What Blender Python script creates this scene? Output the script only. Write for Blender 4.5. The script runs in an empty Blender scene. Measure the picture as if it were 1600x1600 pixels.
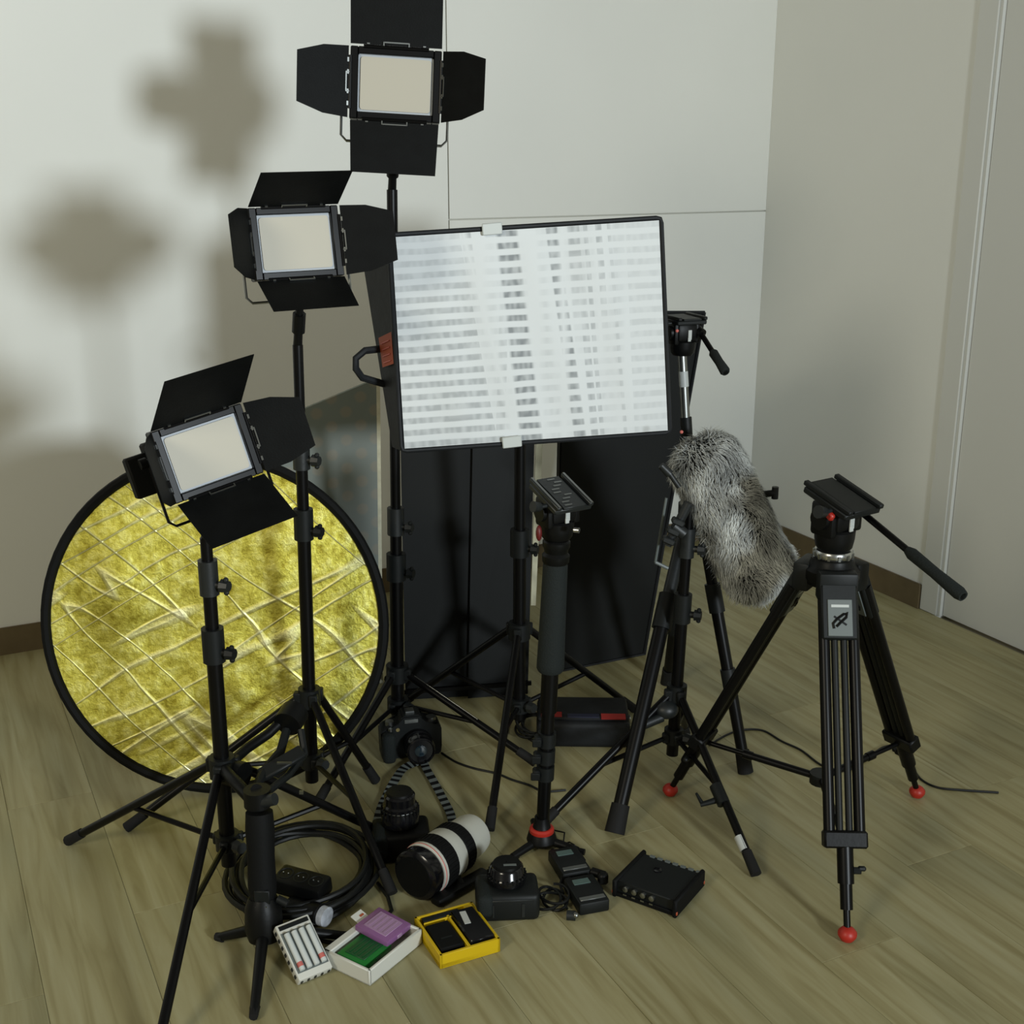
import bpy, bmesh, math, random
from mathutils import Vector, Matrix, Euler, noise
random.seed(7)
SC = bpy.context.scene
COL = SC.collection
PI = math.pi
V = Vector
def rad(a): return math.radians(a)

# ------------------------------------------------------------------ camera, world, lights, exposure
CAM_H = 1.5
PITCH = rad(16.55)
FPX = 1932.0
cam_d = bpy.data.cameras.new('camera')
cam = bpy.data.objects.new('camera', cam_d)
COL.objects.link(cam)
cam_d.sensor_width = 36.0
cam_d.lens = FPX / 1600 * 36
cam_d.clip_start = .02
cam.location = (0, 0, CAM_H)
cam.rotation_euler = (PI / 2 - PITCH, 0, 0)
SC.camera = cam

w = bpy.data.worlds.new('world')
SC.world = w
w.use_nodes = True
w.node_tree.nodes['Background'].inputs['Color'].default_value = (1.0, .95, .76, 1)
w.node_tree.nodes['Background'].inputs['Strength'].default_value = .135

def area(name, loc, target, size, energy, col, spread=180, shape='DISK'):
    l = bpy.data.lights.new(name, 'AREA')
    l.shape = shape
    l.size = size
    l.energy = energy
    l.color = col
    l.spread = rad(spread)
    o = bpy.data.objects.new(name, l)
    COL.objects.link(o)
    o.location = loc
    o.rotation_euler = (V(target) - V(loc)).to_track_quat('-Z', 'Y').to_euler()
    return o
area('key_light', (2.62, -1.80, 1.70), (-2.3, 3.6, 2.5), .62, 77, (.87, .955, 1.0), 104)
area('warm_fill', (-2.6, -1.2, 2.75), (1.3, 4.0, .9), 1.2, 42, (1.0, .93, .74), 150)  # added warm fill that brightens the right wall, no such lamp is known

vs = SC.view_settings
vs.view_transform = 'Standard'
vs.look = 'None'
vs.gamma = 1
vs.use_curve_mapping = False
vs.exposure = 0.07

# ------------------------------------------------------------------ picture point -> place in the room
def ray(px, py):
    a = (px - 800) / FPX
    b = -(py - 800) / FPX
    return V((a, math.cos(PITCH) + b * math.sin(PITCH), -math.sin(PITCH) + b * math.cos(PITCH)))
def G(px, py, z=0.0):
    d = ray(px, py)
    return V((0, 0, CAM_H)) + d * ((z - CAM_H) / d.z)
def At(px, py, Y):
    d = ray(px, py)
    return V((0, 0, CAM_H)) + d * (Y / d.y)

# ------------------------------------------------------------------ materials
MATS = {}
def mat(name, col, rough=.5, metal=0.0, spec=.5, bump=0.0, bscale=60.0, var=0.0, vscale=8.0, alpha_trans=0.0, coat=0.0):
    m = bpy.data.materials.new(name)
    m.use_nodes = True
    nt = m.node_tree
    b = nt.nodes['Principled BSDF']
    b.inputs['Base Color'].default_value = (*col, 1)
    b.inputs['Roughness'].default_value = rough
    b.inputs['Metallic'].default_value = metal
    b.inputs['Specular IOR Level'].default_value = spec
    b.inputs['Coat Weight'].default_value = coat
    b.inputs['Transmission Weight'].default_value = alpha_trans
    tc = nt.nodes.new('ShaderNodeTexCoord')
    if var:
        n = nt.nodes.new('ShaderNodeTexNoise')
        n.inputs['Scale'].default_value = vscale
        n.inputs['Detail'].default_value = 5
        nt.links.new(tc.outputs['Object'], n.inputs['Vector'])
        r = nt.nodes.new('ShaderNodeValToRGB')
        r.color_ramp.elements[0].position = .3
        r.color_ramp.elements[1].position = .7
        r.color_ramp.elements[0].color = (*[c * (1 - var) for c in col], 1)
        r.color_ramp.elements[1].color = (*[min(1, c * (1 + var)) for c in col], 1)
        nt.links.new(n.outputs['Fac'], r.inputs['Fac'])
        nt.links.new(r.outputs['Color'], b.inputs['Base Color'])
    if bump:
        n2 = nt.nodes.new('ShaderNodeTexNoise')
        n2.inputs['Scale'].default_value = bscale
        n2.inputs['Detail'].default_value = 4
        nt.links.new(tc.outputs['Object'], n2.inputs['Vector'])
        bp = nt.nodes.new('ShaderNodeBump')
        bp.inputs['Strength'].default_value = bump
        bp.inputs['Distance'].default_value = .004
        nt.links.new(n2.outputs['Fac'], bp.inputs['Height'])
        nt.links.new(bp.outputs['Normal'], b.inputs['Normal'])
    MATS[name] = m
    return m

mat('wall_paint', (.80, .81, .77), .75, spec=.25, bump=.05, bscale=220, var=.02, vscale=1.5)
mat('door_paint', (.66, .67, .64), .55, spec=.3)
mat('joint', (.30, .27, .19), .8)
mat('wall_joint', (.62, .61, .54), .8)
mat('baseboard_wood', (.14, .105, .055), .5, bump=.1, var=.15, vscale=12)
mat('black_plastic', (.0028, .0031, .0031), .45, spec=.22, bump=.05, bscale=150)
mat('black_matte', (.003, .0033, .0033), .7, spec=.18, bump=.1, bscale=200)
mat('black_gloss', (.004, .004, .005), .18, spec=.5)
mat('black_metal', (.0018, .0018, .002), .36, spec=.22)
mat('door_metal', (.0026, .0031, .0031), .6, spec=.14, bump=.1, bscale=300, var=.25, vscale=30)
mat('grey_plastic', (.011, .0135, .014), .45, bump=.08, bscale=150)
mat('dark_grey', (.0065, .008, .008), .5, spec=.28, bump=.05)
mat('foam_grip', (.012, .0155, .0148), .8, spec=.25, bump=.4, bscale=300)
mat('fabric_black', (.0075, .009, .011), .62, spec=.35, bump=.5, bscale=25, var=.2, vscale=20)
mat('panel_black', (.0052, .0062, .0058), .6, spec=.22, bump=.15, bscale=6, var=.2, vscale=4)
mat('diffuser', (.50, .47, .39), .5, spec=.3)
mat('diffuser_edge', (.44, .47, .50), .5, spec=.3)
mat('chrome', (.55, .56, .55), .25, 1.0)
mat('steel', (.28, .29, .28), .35, 1.0)
mat('brass', (.55, .45, .22), .35, 1.0)
mat('red', (.42, .022, .012), .45)
mat('red_dark', (.11, .006, .006), .5)
mat('red_fabric', (.30, .018, .014), .7)
mat('orange', (.36, .065, .02), .6)
mat('white_plastic', (.62, .62, .56), .45)
mat('lens_white', (.50, .50, .44), .4)
mat('pale_red', (.55, .14, .12), .5)
mat('label_white', (.55, .58, .56), .5)
mat('sticker', (.50, .52, .50), .4)
mat('lcd', (.08, .13, .12), .25, spec=.6)
mat('lens_glass', (.008, .02, .03), .05, spec=.9, coat=1)
mat('yellow', (.62, .42, .0), .45)
mat('green', (.004, .16, .018), .4, spec=.5)
mat('purple', (.24, .10, .25), .35, spec=.5)
mat('purple_light', (.36, .22, .36), .4)
mat('green_dark', (.003, .075, .018), .4)
mat('cream_edge', (.55, .53, .38), .6, bump=.1, var=.2, vscale=25)
mat('rust', (.22, .07, .03), .8)
mat('rubber', (.008, .008, .008), .75, spec=.3)
mat('cable', (.005, .0055, .005), .5, spec=.3)
mat('blue_dark', (.022, .025, .05), .4)
mat('grey_label', (.13, .15, .145), .45)
mat('pearl', (.40, .42, .46), .35, var=.3, vscale=60)

def nt_new(name):
    m = bpy.data.materials.new(name)
    m.use_nodes = True
    MATS[name] = m
    nt = m.node_tree
    return m, nt, nt.nodes['Principled BSDF'], (lambda t: nt.nodes.new(t)), nt.links.new
def ramp(nt, stops):
    r = nt.nodes.new('ShaderNodeValToRGB')
    e = r.color_ramp.elements
    while len(e) < len(stops): e.new(.5)
    for i, (p, c) in enumerate(stops):
        e[i].position = p
        e[i].color = (*c, 1)
    return r

# laminate oak: grain along local X of every plank, tone from the object's random number
m, nt, b, N, L = nt_new('oak')
tc = N('ShaderNodeTexCoord'); oi = N('ShaderNodeObjectInfo')
mp = N('ShaderNodeMapping'); mp.inputs['Scale'].default_value = (1.1, 15, 1)
cmb = N('ShaderNodeCombineXYZ'); mul = N('ShaderNodeMath'); mul.operation = 'MULTIPLY'; mul.inputs[1].default_value = 37
L(oi.outputs['Random'], mul.inputs[0]); L(mul.outputs[0], cmb.inputs['X']); L(mul.outputs[0], cmb.inputs['Z'])
L(tc.outputs['Object'], mp.inputs['Vector']); L(cmb.outputs[0], mp.inputs['Location'])
n1 = N('ShaderNodeTexNoise'); n1.inputs['Scale'].default_value = 2.2; n1.inputs['Detail'].default_value = 8; n1.inputs['Distortion'].default_value = .9
L(mp.outputs[0], n1.inputs['Vector'])
r1 = ramp(nt, [(.30, (.265, .228, .105)), (.5, (.35, .315, .165)), (.72, (.40, .37, .215))])
L(n1.outputs['Fac'], r1.inputs['Fac'])
n2 = N('ShaderNodeTexNoise'); n2.inputs['Scale'].default_value = 1.1; n2.inputs['Detail'].default_value = 2
mp2 = N('ShaderNodeMapping'); mp2.inputs['Scale'].default_value = (1.2, 4, 1)
L(tc.outputs['Object'], mp2.inputs['Vector']); L(cmb.outputs[0], mp2.inputs['Location']); L(mp2.outputs[0], n2.inputs['Vector'])
r2 = ramp(nt, [(.30, (.76, .79, .80)), (.52, (1, 1, 1))])
L(n2.outputs['Fac'], r2.inputs['Fac'])
mx = N('ShaderNodeMixRGB'); mx.blend_type = 'MULTIPLY'; mx.inputs[0].default_value = 1
L(r1.outputs[0], mx.inputs[1]); L(r2.outputs[0], mx.inputs[2])
rr = ramp(nt, [(0, (.94, .94, .93)), (1, (1.05, 1.05, 1.05))])
L(oi.outputs['Random'], rr.inputs['Fac'])
mx2 = N('ShaderNodeMixRGB'); mx2.blend_type = 'MULTIPLY'; mx2.inputs[0].default_value = 1
L(mx.outputs[0], mx2.inputs[1]); L(rr.outputs[0], mx2.inputs[2]); L(mx2.outputs[0], b.inputs['Base Color'])
b.inputs['Roughness'].default_value = .48
b.inputs['Specular IOR Level'].default_value = .35
bp = N('ShaderNodeBump'); bp.inputs['Strength'].default_value = .12; bp.inputs['Distance'].default_value = .002
L(n1.outputs['Fac'], bp.inputs['Height']); L(bp.outputs[0], b.inputs['Normal'])

# crinkled gold foil
m, nt, b, N, L = nt_new('gold_foil')
tc = N('ShaderNodeTexCoord')
def stretched(rot, sx, sy, scale, detail):
    mr = N('ShaderNodeMapping'); mr.inputs['Rotation'].default_value = (0, rot, 0)
    mp = N('ShaderNodeMapping'); mp.inputs['Scale'].default_value = (sx, 1, sy)
    L(tc.outputs['Object'], mr.inputs['Vector']); L(mr.outputs[0], mp.inputs['Vector'])
    n = N('ShaderNodeTexNoise'); n.inputs['Scale'].default_value = scale; n.inputs['Detail'].default_value = detail; n.inputs['Distortion'].default_value = .1
    L(mp.outputs[0], n.inputs['Vector'])
    return n
def ridge(n, lo, hi):
    s = N('ShaderNodeMath'); s.operation = 'SUBTRACT'; s.inputs[1].default_value = .5; L(n.outputs['Fac'], s.inputs[0])
    a = N('ShaderNodeMath'); a.operation = 'ABSOLUTE'; L(s.outputs[0], a.inputs[0])
    r = N('ShaderNodeMapRange'); r.inputs['From Min'].default_value = lo; r.inputs['From Max'].default_value = hi
    r.inputs['To Min'].default_value = 1; r.inputs['To Max'].default_value = 0
    L(a.outputs[0], r.inputs['Value']); return r
ra = ridge(stretched(.50, .35, 3.2, 3.4, 1.0), 0, .016)
rb = ridge(stretched(-.72, .30, 2.8, 3.0, 1.0), 0, .014)
nf = N('ShaderNodeTexNoise'); nf.inputs['Scale'].default_value = 34; nf.inputs['Detail'].default_value = 7; nf.inputs['Roughness'].default_value = .7
L(tc.outputs['Object'], nf.inputs['Vector'])
ad = N('ShaderNodeMath'); ad.operation = 'ADD'; L(ra.outputs[0], ad.inputs[0]); L(rb.outputs[0], ad.inputs[1])
ad2 = N('ShaderNodeMath'); ad2.operation = 'MULTIPLY_ADD'; ad2.inputs[1].default_value = 1.9
L(nf.outputs['Fac'], ad2.inputs[0]); L(ad.outputs[0], ad2.inputs[2])
bp = N('ShaderNodeBump'); bp.inputs['Strength'].default_value = .42; bp.inputs['Distance'].default_value = .006
L(ad2.outputs[0], bp.inputs['Height']); L(bp.outputs[0], b.inputs['Normal'])
cr = ramp(nt, [(.32, (.34, .28, .02)), (.5, (.66, .60, .10)), (.68, (.90, .87, .30))])
L(nf.outputs['Fac'], cr.inputs['Fac'])
mxx = N('ShaderNodeMixRGB'); mxx.inputs[2].default_value = (1.0, .98, .62, 1)  # glints on the creases painted into the foil colour as a pale tint
mf = N('ShaderNodeMath'); mf.operation = 'MULTIPLY'; mf.inputs[1].default_value = .55; mf.use_clamp = True
L(ad.outputs[0], mf.inputs[0]); L(mf.outputs[0], mxx.inputs[0]); L(cr.outputs[0], mxx.inputs[1]); L(mxx.outputs[0], b.inputs['Base Color'])
b.inputs['Metallic'].default_value = .78
b.inputs['Roughness'].default_value = .42

# soft LED mat behind a cloth: printed rows of grey dashes, column by column
m, nt, b, N, L = nt_new('led_cloth')
uv = N('ShaderNodeUVMap'); uv.uv_map = 'UVMap'
sep = N('ShaderNodeSeparateXYZ'); L(uv.outputs[0], sep.inputs[0])
def M_(op, a, b_=None, c=None, clamp=False):
    n = N('ShaderNodeMath'); n.operation = op; n.use_clamp = clamp
    for i, x in enumerate((a, b_, c)):
        if x is None: continue
        if isinstance(x, (int, float)): n.inputs[i].default_value = x
        else: L(x, n.inputs[i])
    return n.outputs[0]
nw = N('ShaderNodeTexNoise'); nw.inputs['Scale'].default_value = 3; L(uv.outputs[0], nw.inputs['Vector'])
wob = M_('MULTIPLY_ADD', nw.outputs['Fac'], .02, -.01)
vy = M_('ADD', sep.outputs['Y'], wob)
rows = M_('SINE', M_('MULTIPLY', vy, 2 * PI * 17.5))
rowm = M_('MULTIPLY_ADD', rows, 1.7, .45, True)
# broad columns of different strength
mpc = N('ShaderNodeMapping'); mpc.inputs['Scale'].default_value = (15, 1.3, 1); L(uv.outputs[0], mpc.inputs['Vector'])
nc = N('ShaderNodeTexNoise'); nc.inputs['Scale'].default_value = 1; nc.inputs['Detail'].default_value = 1.5; L(mpc.outputs[0], nc.inputs['Vector'])
colm = N('ShaderNodeMapRange'); colm.inputs['From Min'].default_value = .42; colm.inputs['From Max'].default_value = .66; L(nc.outputs['Fac'], colm.inputs['Value'])
# two marked dark columns
def bump_at(x0, wd, slant=0.0):
    xs = M_('MULTIPLY_ADD', sep.outputs['Y'], slant, sep.outputs['X'])
    dd = M_('ABSOLUTE', M_('SUBTRACT', xs, x0))
    return M_('SUBTRACT', 1.0, M_('DIVIDE', dd, wd), None, True)
def colblock(x0, wd, slant, k):
    return M_('MULTIPLY', M_('MULTIPLY', bump_at(x0, wd, slant), 3.5, None, True), k)
c1 = colblock(.473, .046, .055, 1.0)
c2 = colblock(.658, .026, .07, .95)
top_ = M_('MULTIPLY_ADD', sep.outputs['Y'], 1.4, -.45, True)
low_ = M_('SUBTRACT', 1.0, top_, None, True)
c3 = M_('MULTIPLY', colblock(.690, .028, .02, .75), top_)
c4 = colblock(.745, .010, .03, .55)
c5 = M_('MULTIPLY', colblock(.785, .014, .02, .7), top_)
c6 = M_('MULTIPLY', colblock(.715, .016, .03, .7), low_)
c7 = colblock(.835, .008, .03, .4)
c8 = M_('MULTIPLY', colblock(.33, .020, .06, .6), top_)
c9 = M_('MULTIPLY', colblock(.355, .020, -.06, .5), low_)
more = M_('MAXIMUM', M_('MAXIMUM', M_('MAXIMUM', c3, c4), M_('MAXIMUM', c5, c6)), M_('MAXIMUM', c7, M_('MAXIMUM', c8, c9)))
ctop = M_('MULTIPLY_ADD', sep.outputs['Y'], 2.2, -1.35, True)
cl = M_('MULTIPLY', M_('MULTIPLY', M_('LESS_THAN', M_('MULTIPLY_ADD', sep.outputs['Y'], .10, sep.outputs['X']), .345), .62), M_('SUBTRACT', 1.0, M_('MULTIPLY', ctop, .75)))
crr = M_('MULTIPLY', M_('GREATER_THAN', sep.outputs['X'], .87), .24)
tot = M_('MAXIMUM', M_('MAXIMUM', more, M_('MAXIMUM', c1, c2)), M_('MAXIMUM', M_('MULTIPLY', colm.outputs[0], .25), M_('MAXIMUM', cl, crr)))
# fine dashes
mpd = N('ShaderNodeMapping'); mpd.inputs['Scale'].default_value = (52, 14, 1); L(uv.outputs[0], mpd.inputs['Vector'])
nd = N('ShaderNodeTexNoise'); nd.inputs['Scale'].default_value = 1; nd.inputs['Detail'].default_value = 0; L(mpd.outputs[0], nd.inputs['Vector'])
dash = N('ShaderNodeMapRange'); dash.inputs['From Min'].default_value = .3; dash.inputs['From Max'].default_value = .65; dash.inputs['To Min'].default_value = .5
L(nd.outputs['Fac'], dash.inputs['Value'])
ff = M_('MULTIPLY', M_('MULTIPLY', rowm, tot), dash.outputs[0], None, True)
# creases of bare white cloth
f1 = bump_at(.42, .022, .16); f2 = bump_at(.60, .025, -.03)
ff = M_('MULTIPLY', ff, M_('SUBTRACT', 1.0, M_('MAXIMUM', f1, f2), None, True))
mc = N('ShaderNodeMixRGB'); mc.inputs[1].default_value = (.70, .73, .74, 1); mc.inputs[2].default_value = (.25, .27, .28, 1)
L(ff, mc.inputs[0]); L(mc.outputs[0], b.inputs['Base Color'])
b.inputs['Roughness'].default_value = .6
b.inputs['Specular IOR Level'].default_value = .3

# pegboard: faint lighter dots on grey green
m, nt, b, N, L = nt_new('peg_paint')
tc = N('ShaderNodeTexCoord'); mp = N('ShaderNodeMapping'); mp.inputs['Scale'].default_value = (18, 1, 18)
mp.inputs['Rotation'].default_value = (0, rad(45), 0)
L(tc.outputs['Object'], mp.inputs['Vector'])
vo = N('ShaderNodeTexVoronoi'); vo.inputs['Randomness'].default_value = 0; vo.inputs['Scale'].default_value = 1; vo.voronoi_dimensions = '3D'
L(mp.outputs[0], vo.inputs['Vector'])
r = ramp(nt, [(.22, (.20, .195, .15)), (.34, (.155, .18, .155))])
L(vo.outputs['Distance'], r.inputs['Fac']); L(r.outputs[0], b.inputs['Base Color'])
b.inputs['Roughness'].default_value = .5

# fur strands: grey, tone by place
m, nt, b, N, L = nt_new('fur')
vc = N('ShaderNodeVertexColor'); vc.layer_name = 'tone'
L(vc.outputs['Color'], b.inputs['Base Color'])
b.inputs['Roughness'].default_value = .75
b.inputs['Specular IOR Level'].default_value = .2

# ------------------------------------------------------------------ helpers
ROOTM = {}
def tag(o, label=None, cat=None, group=None, kind=None):
    if label: o['label'] = label
    if cat: o['category'] = cat
    if group: o['group'] = group
    if kind: o['kind'] = kind
    return o
def thing(name, label, cat, loc, group=None):
    o = bpy.data.objects.new(name, None)
    COL.objects.link(o)
    o.location = loc
    o.empty_display_size = .05
    ROOTM[o.name] = V(loc)
    return tag(o, label, cat, group)

def frame_to(a, b_):
    """matrix whose Z runs from a to b, origin a"""
    d = (V(b_) - V(a))
    q = d.to_track_quat('Z', 'Y')
    return Matrix.Translation(V(a)) @ q.to_matrix().to_4x4()
def RM(loc=(0, 0, 0), rz=0, rx=0, ry=0):
    return Matrix.Translation(V(loc)) @ Matrix.Rotation(rad(rz), 4, 'Z') @ Matrix.Rotation(rad(rx), 4, 'X') @ Matrix.Rotation(rad(ry), 4, 'Y')

class MB:
    def __init__(self, M=None):
        self.bm = bmesh.new()
        self.M = M or Matrix.Identity(4)
        self.mi = 0
    def _add(self, verts, faces, M=None):
        T = self.M @ M if M is not None else self.M
        vs = [self.bm.verts.new(T @ V(v)) for v in verts]
        for f in faces:
            try:
                fc = self.bm.faces.new([vs[i] for i in f])
                fc.material_index = self.mi
            except ValueError:
                pass
        return vs
    def box(self, c, s, M=None, bev=0.0, seg=1):
        bm2 = bmesh.new()
        bmesh.ops.create_cube(bm2, size=1)
        for v in bm2.verts: v.co = V((v.co.x * s[0], v.co.y * s[1], v.co.z * s[2]))
        if bev:
            bmesh.ops.bevel(bm2, geom=bm2.edges[:], offset=bev, segments=seg, profile=.5, affect='EDGES', clamp_overlap=True)
        bm2.verts.index_update()
        T = Matrix.Translation(V(c))
        if M is not None: T = T @ M
        self._add([v.co.copy() for v in bm2.verts], [[v.index for v in f.verts] for f in bm2.faces], T)
        bm2.free()
        return self
    def lathe(self, prof, M=None, n=20, caps=True):
        vs = []; fs = []
        for r, z in prof:
            for i in range(n):
                a = 2 * PI * i / n
                vs.append((r * math.cos(a), r * math.sin(a), z))
        for k in range(len(prof) - 1):
            for i in range(n):
                j = (i + 1) % n
                fs.append((k * n + i, k * n + j, (k + 1) * n + j, (k + 1) * n + i))
        if caps:
            fs.append(tuple(reversed(range(n))))
            fs.append(tuple((len(prof) - 1) * n + i for i in range(n)))
        self._add(vs, fs, M)
        return self
    def rod(self, p, q, r, r2=None, n=12):
        p, q = V(p), V(q)
        if (q - p).length < 1e-6: return self
        T = frame_to(p, q)
        return self.lathe([(r, 0), (r2 if r2 is not None else r, (q - p).length)], T, n)
    def tube(self, pts, r, n=8, closed=False, flat=None):
        pts = [V(p) for p in pts]
        vs = []; fs = []
        m_ = len(pts)
        up = None
        for k, p in enumerate(pts):
            if closed: t = pts[(k + 1) % m_] - pts[k - 1]
            else: t = pts[min(k + 1, m_ - 1)] - pts[max(k - 1, 0)]
            t.normalize()
            if up is None:
                up = V((0, 0, 1)) if abs(t.z) < .9 else V((1, 0, 0))
            sx = t.cross(up)
            if sx.length < 1e-5: sx = t.orthogonal()
            sx.normalize(); up = sx.cross(t).normalized()
            rr_ = r[k] if isinstance(r, (list, tuple)) else r
            for i in range(n):
                a = 2 * PI * i / n
                kx = 1 if flat is None else flat
                vs.append(p + sx * math.cos(a) * rr_ + up * math.sin(a) * rr_ * kx)
        for k in range(m_ if closed else m_ - 1):
            k2 = (k + 1) % m_
            for i in range(n):
                j = (i + 1) % n
                fs.append((k * n + i, k * n + j, k2 * n + j, k2 * n + i))
        if not closed:
            fs.append(tuple(reversed(range(n))))
            fs.append(tuple((m_ - 1) * n + i for i in range(n)))
        self._add(vs, fs)
        return self
    def prism(self, poly, y0, y1, M=None):
        """polygon in local XZ, extruded along Y"""
        n = len(poly)
        vs = [(x, y0, z) for x, z in poly] + [(x, y1, z) for x, z in poly]
        fs = [tuple(range(n)), tuple(reversed(range(n, 2 * n)))] + [(i, i + n, (i + 1) % n + n, (i + 1) % n) for i in range(n)]
        self._add(vs, fs, M)
        return self
    def slab4(self, a, b_, c, d, t):
        """quad slab: corners a b c d (front face), pushed back by vector t"""
        t = V(t)
        P = [V(a), V(b_), V(c), V(d)]
        P += [p + t for p in P]
        self._add(P, [(0, 1, 2, 3), (7, 6, 5, 4), (0, 4, 5, 1), (1, 5, 6, 2), (2, 6, 7, 3), (3, 7, 4, 0)])
        return self
    def ball(self, c, r, sc=(1, 1, 1), n=14, M=None):
        prof = [(max(1e-4, r * math.sin(PI * k / (n // 2))), -r * math.cos(PI * k / (n // 2))) for k in range(n // 2 + 1)]
        T = Matrix.Translation(V(c))
        if M is not None: T = T @ M
        T = T @ Matrix.Diagonal((*sc, 1))
        return self.lathe(prof, T, n, caps=False)
    def build(self, name, mats, parent=None, sharp=38, origin=None):
        if isinstance(mats, str): mats = [mats]
        root = parent
        while root is not None and root.parent is not None: root = root.parent
        off = ROOTM[root.name] if root is not None else (V(origin) if origin is not None else V((0, 0, 0)))
        bm = self.bm
        for v in bm.verts: v.co -= off
        bmesh.ops.recalc_face_normals(bm, faces=bm.faces[:])
        for f in bm.faces: f.smooth = True
        ca = math.cos(rad(sharp))
        for e in bm.edges:
            if len(e.link_faces) == 2 and e.link_faces[0].normal.dot(e.link_faces[1].normal) < ca: e.smooth = False
        me = bpy.data.meshes.new(name)
        bm.to_mesh(me)
        bm.free()
        for m_ in mats: me.materials.append(MATS[m_])
        o = bpy.data.objects.new(name, me)
        COL.objects.link(o)
        if parent is not None: o.parent = parent
        else:
            o.location = off
            ROOTM[o.name] = V(off)
        return o
def P_rod(parent, name, p, q, r, m_, r2=None, n=12):
    return MB().rod(p, q, r, r2, n).build(name, m_, parent)
def P_box(parent, name, c, s, m_, M=None, bev=0.0):
    return MB(M).box(c, s, None, bev).build(name, m_, parent)
def mix(a, b_, t): return V(a) * (1 - t) + V(b_) * t

# ------------------------------------------------------------------ the room
CR = V((.952, 4.766, 0))                 # far right corner at floor level
DR = V((.444, -.896, 0)).normalized()    # along the right wall, towards the viewer
DB = V((-.896, -.444, 0)).normalized()   # along the back wall, leftwards
ZU = V((0, 0, 1))
H = 2.9
def W(u, v, z=0.0): return CR + DR * u + DB * v + ZU * z
def wall_slab(mb, u0, u1, v0, v1, z0, z1):
    P = [W(u0, v0, z0), W(u1, v0, z0), W(u1, v1, z0), W(u0, v1, z0), W(u0, v0, z1), W(u1, v0, z1), W(u1, v1, z1), W(u0, v1, z1)]
    mb._add(P, [(0, 3, 2, 1), (4, 5, 6, 7), (0, 1, 5, 4), (1, 2, 6, 5), (2, 3, 7, 6), (3, 0, 4, 7)])
    return mb

floor = wall_slab(MB(), -.15, 6.4, -.15, 5.6, -.10, -.012).build('floor', 'joint', None, origin=(0, 2, 0))
tag(floor, 'pale greyish oak laminate floor laid in diagonal planks', kind='structure')
PW, PL = .192, 1.285
rngp = random.Random(3)
FANG = math.atan2(DR.y, DR.x)
plank_mesh = {}
def plank(u0, u1, v0, v1):
    ln, wd = round(u1 - u0, 3), round(v1 - v0, 3)
    key = (ln, wd)
    if key not in plank_mesh:
        bm = bmesh.new()
        bmesh.ops.create_cube(bm, size=1)
        for v in bm.verts: v.co = V((v.co.x * (ln - .0006), v.co.y * (wd - .0006), v.co.z * .011))
        bmesh.ops.bevel(bm, geom=[e for e in bm.edges if all(v.co.z > 0 for v in e.verts)], offset=.0007, segments=1, affect='EDGES')
        me = bpy.data.meshes.new('plank')
        bm.to_mesh(me); bm.free()
        me.materials.append(MATS['oak'])
        plank_mesh[key] = me
    o = bpy.data.objects.new('plank', plank_mesh[key])
    COL.objects.link(o)
    o.parent = floor
    c = W((u0 + u1) / 2, (v0 + v1) / 2, -.0057) - V((0, 2, 0))
    o.location = c
    o.rotation_euler = (0, 0, FANG)
row = 0
v0 = .004
while v0 < 5.3:
    off = (row * .43 + .2) % 1.0 * PL
    u = -off
    while u < 6.2:
        a, b_ = max(u, .004), min(u + PL, 6.2)
        if b_ - a > .05:
            mid = W((a + b_) / 2, v0)
            if mid.y > .2: plank(a, b_, v0, v0 + PW)
        u += PL
    v0 += PW
    row += 1

# back wall: lining boards with thin joints
wb = wall_slab(MB(), -.12, -.012, -.12, 5.6, -.1, H).build('wall_back', 'wall_joint', None, origin=W(0, 2, 0))
tag(wb, 'white back wall lined with large smooth boards', kind='structure')
VS, ZS, JT = 1.295, 1.262, .0022
def board(v0_, v1_, z0, z1, proud=0.0):
    mb = MB(); wall_slab(mb, -.0125, 0.0 + proud, v0_, v1_, z0, z1)
    bmesh.ops.bevel(mb.bm, geom=mb.bm.edges[:], offset=.0008, segments=1, affect='EDGES')
    return mb.build('wall_panel', 'wall_paint', wb)
board(0, VS - JT, ZS + JT, H)
board(0, VS - JT, 0, ZS - JT)
board(VS + JT, 5.6, 0, H, .0015)
wr = wall_slab(MB(), -.12, 1.03, -.12, 0, -.1, H)
wall_slab(wr, 1.03, 1.93, -.12, 0, 2.06, H)
wall_slab(wr, 1.93, 3.6, -.12, 0, -.1, H)
wr = wr.build('wall_right', 'wall_paint', None, origin=W(.5, 0, 0))
tag(wr, 'plain white right hand wall with a door opening', kind='structure')
def bboard(name, u0, u1, v0, v1, lab):
    mb = wall_slab(MB(), u0, u1, v0, v1, 0, .086)
    bmesh.ops.bevel(mb.bm, geom=[e for e in mb.bm.edges if all(v.co.z > .08 for v in e.verts)], offset=.003, segments=2, affect='EDGES')
    return tag(mb.build(name, 'baseboard_wood', None, origin=W((u0 + u1) / 2, (v0 + v1) / 2, 0)), lab, kind='structure')
bboard('baseboard_right', .013, .958, 0, .013, 'brown wooden baseboard along the right wall')
bboard('baseboard_back', .0, .013, .0, 5.3, 'brown wooden baseboard along the back wall')
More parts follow.
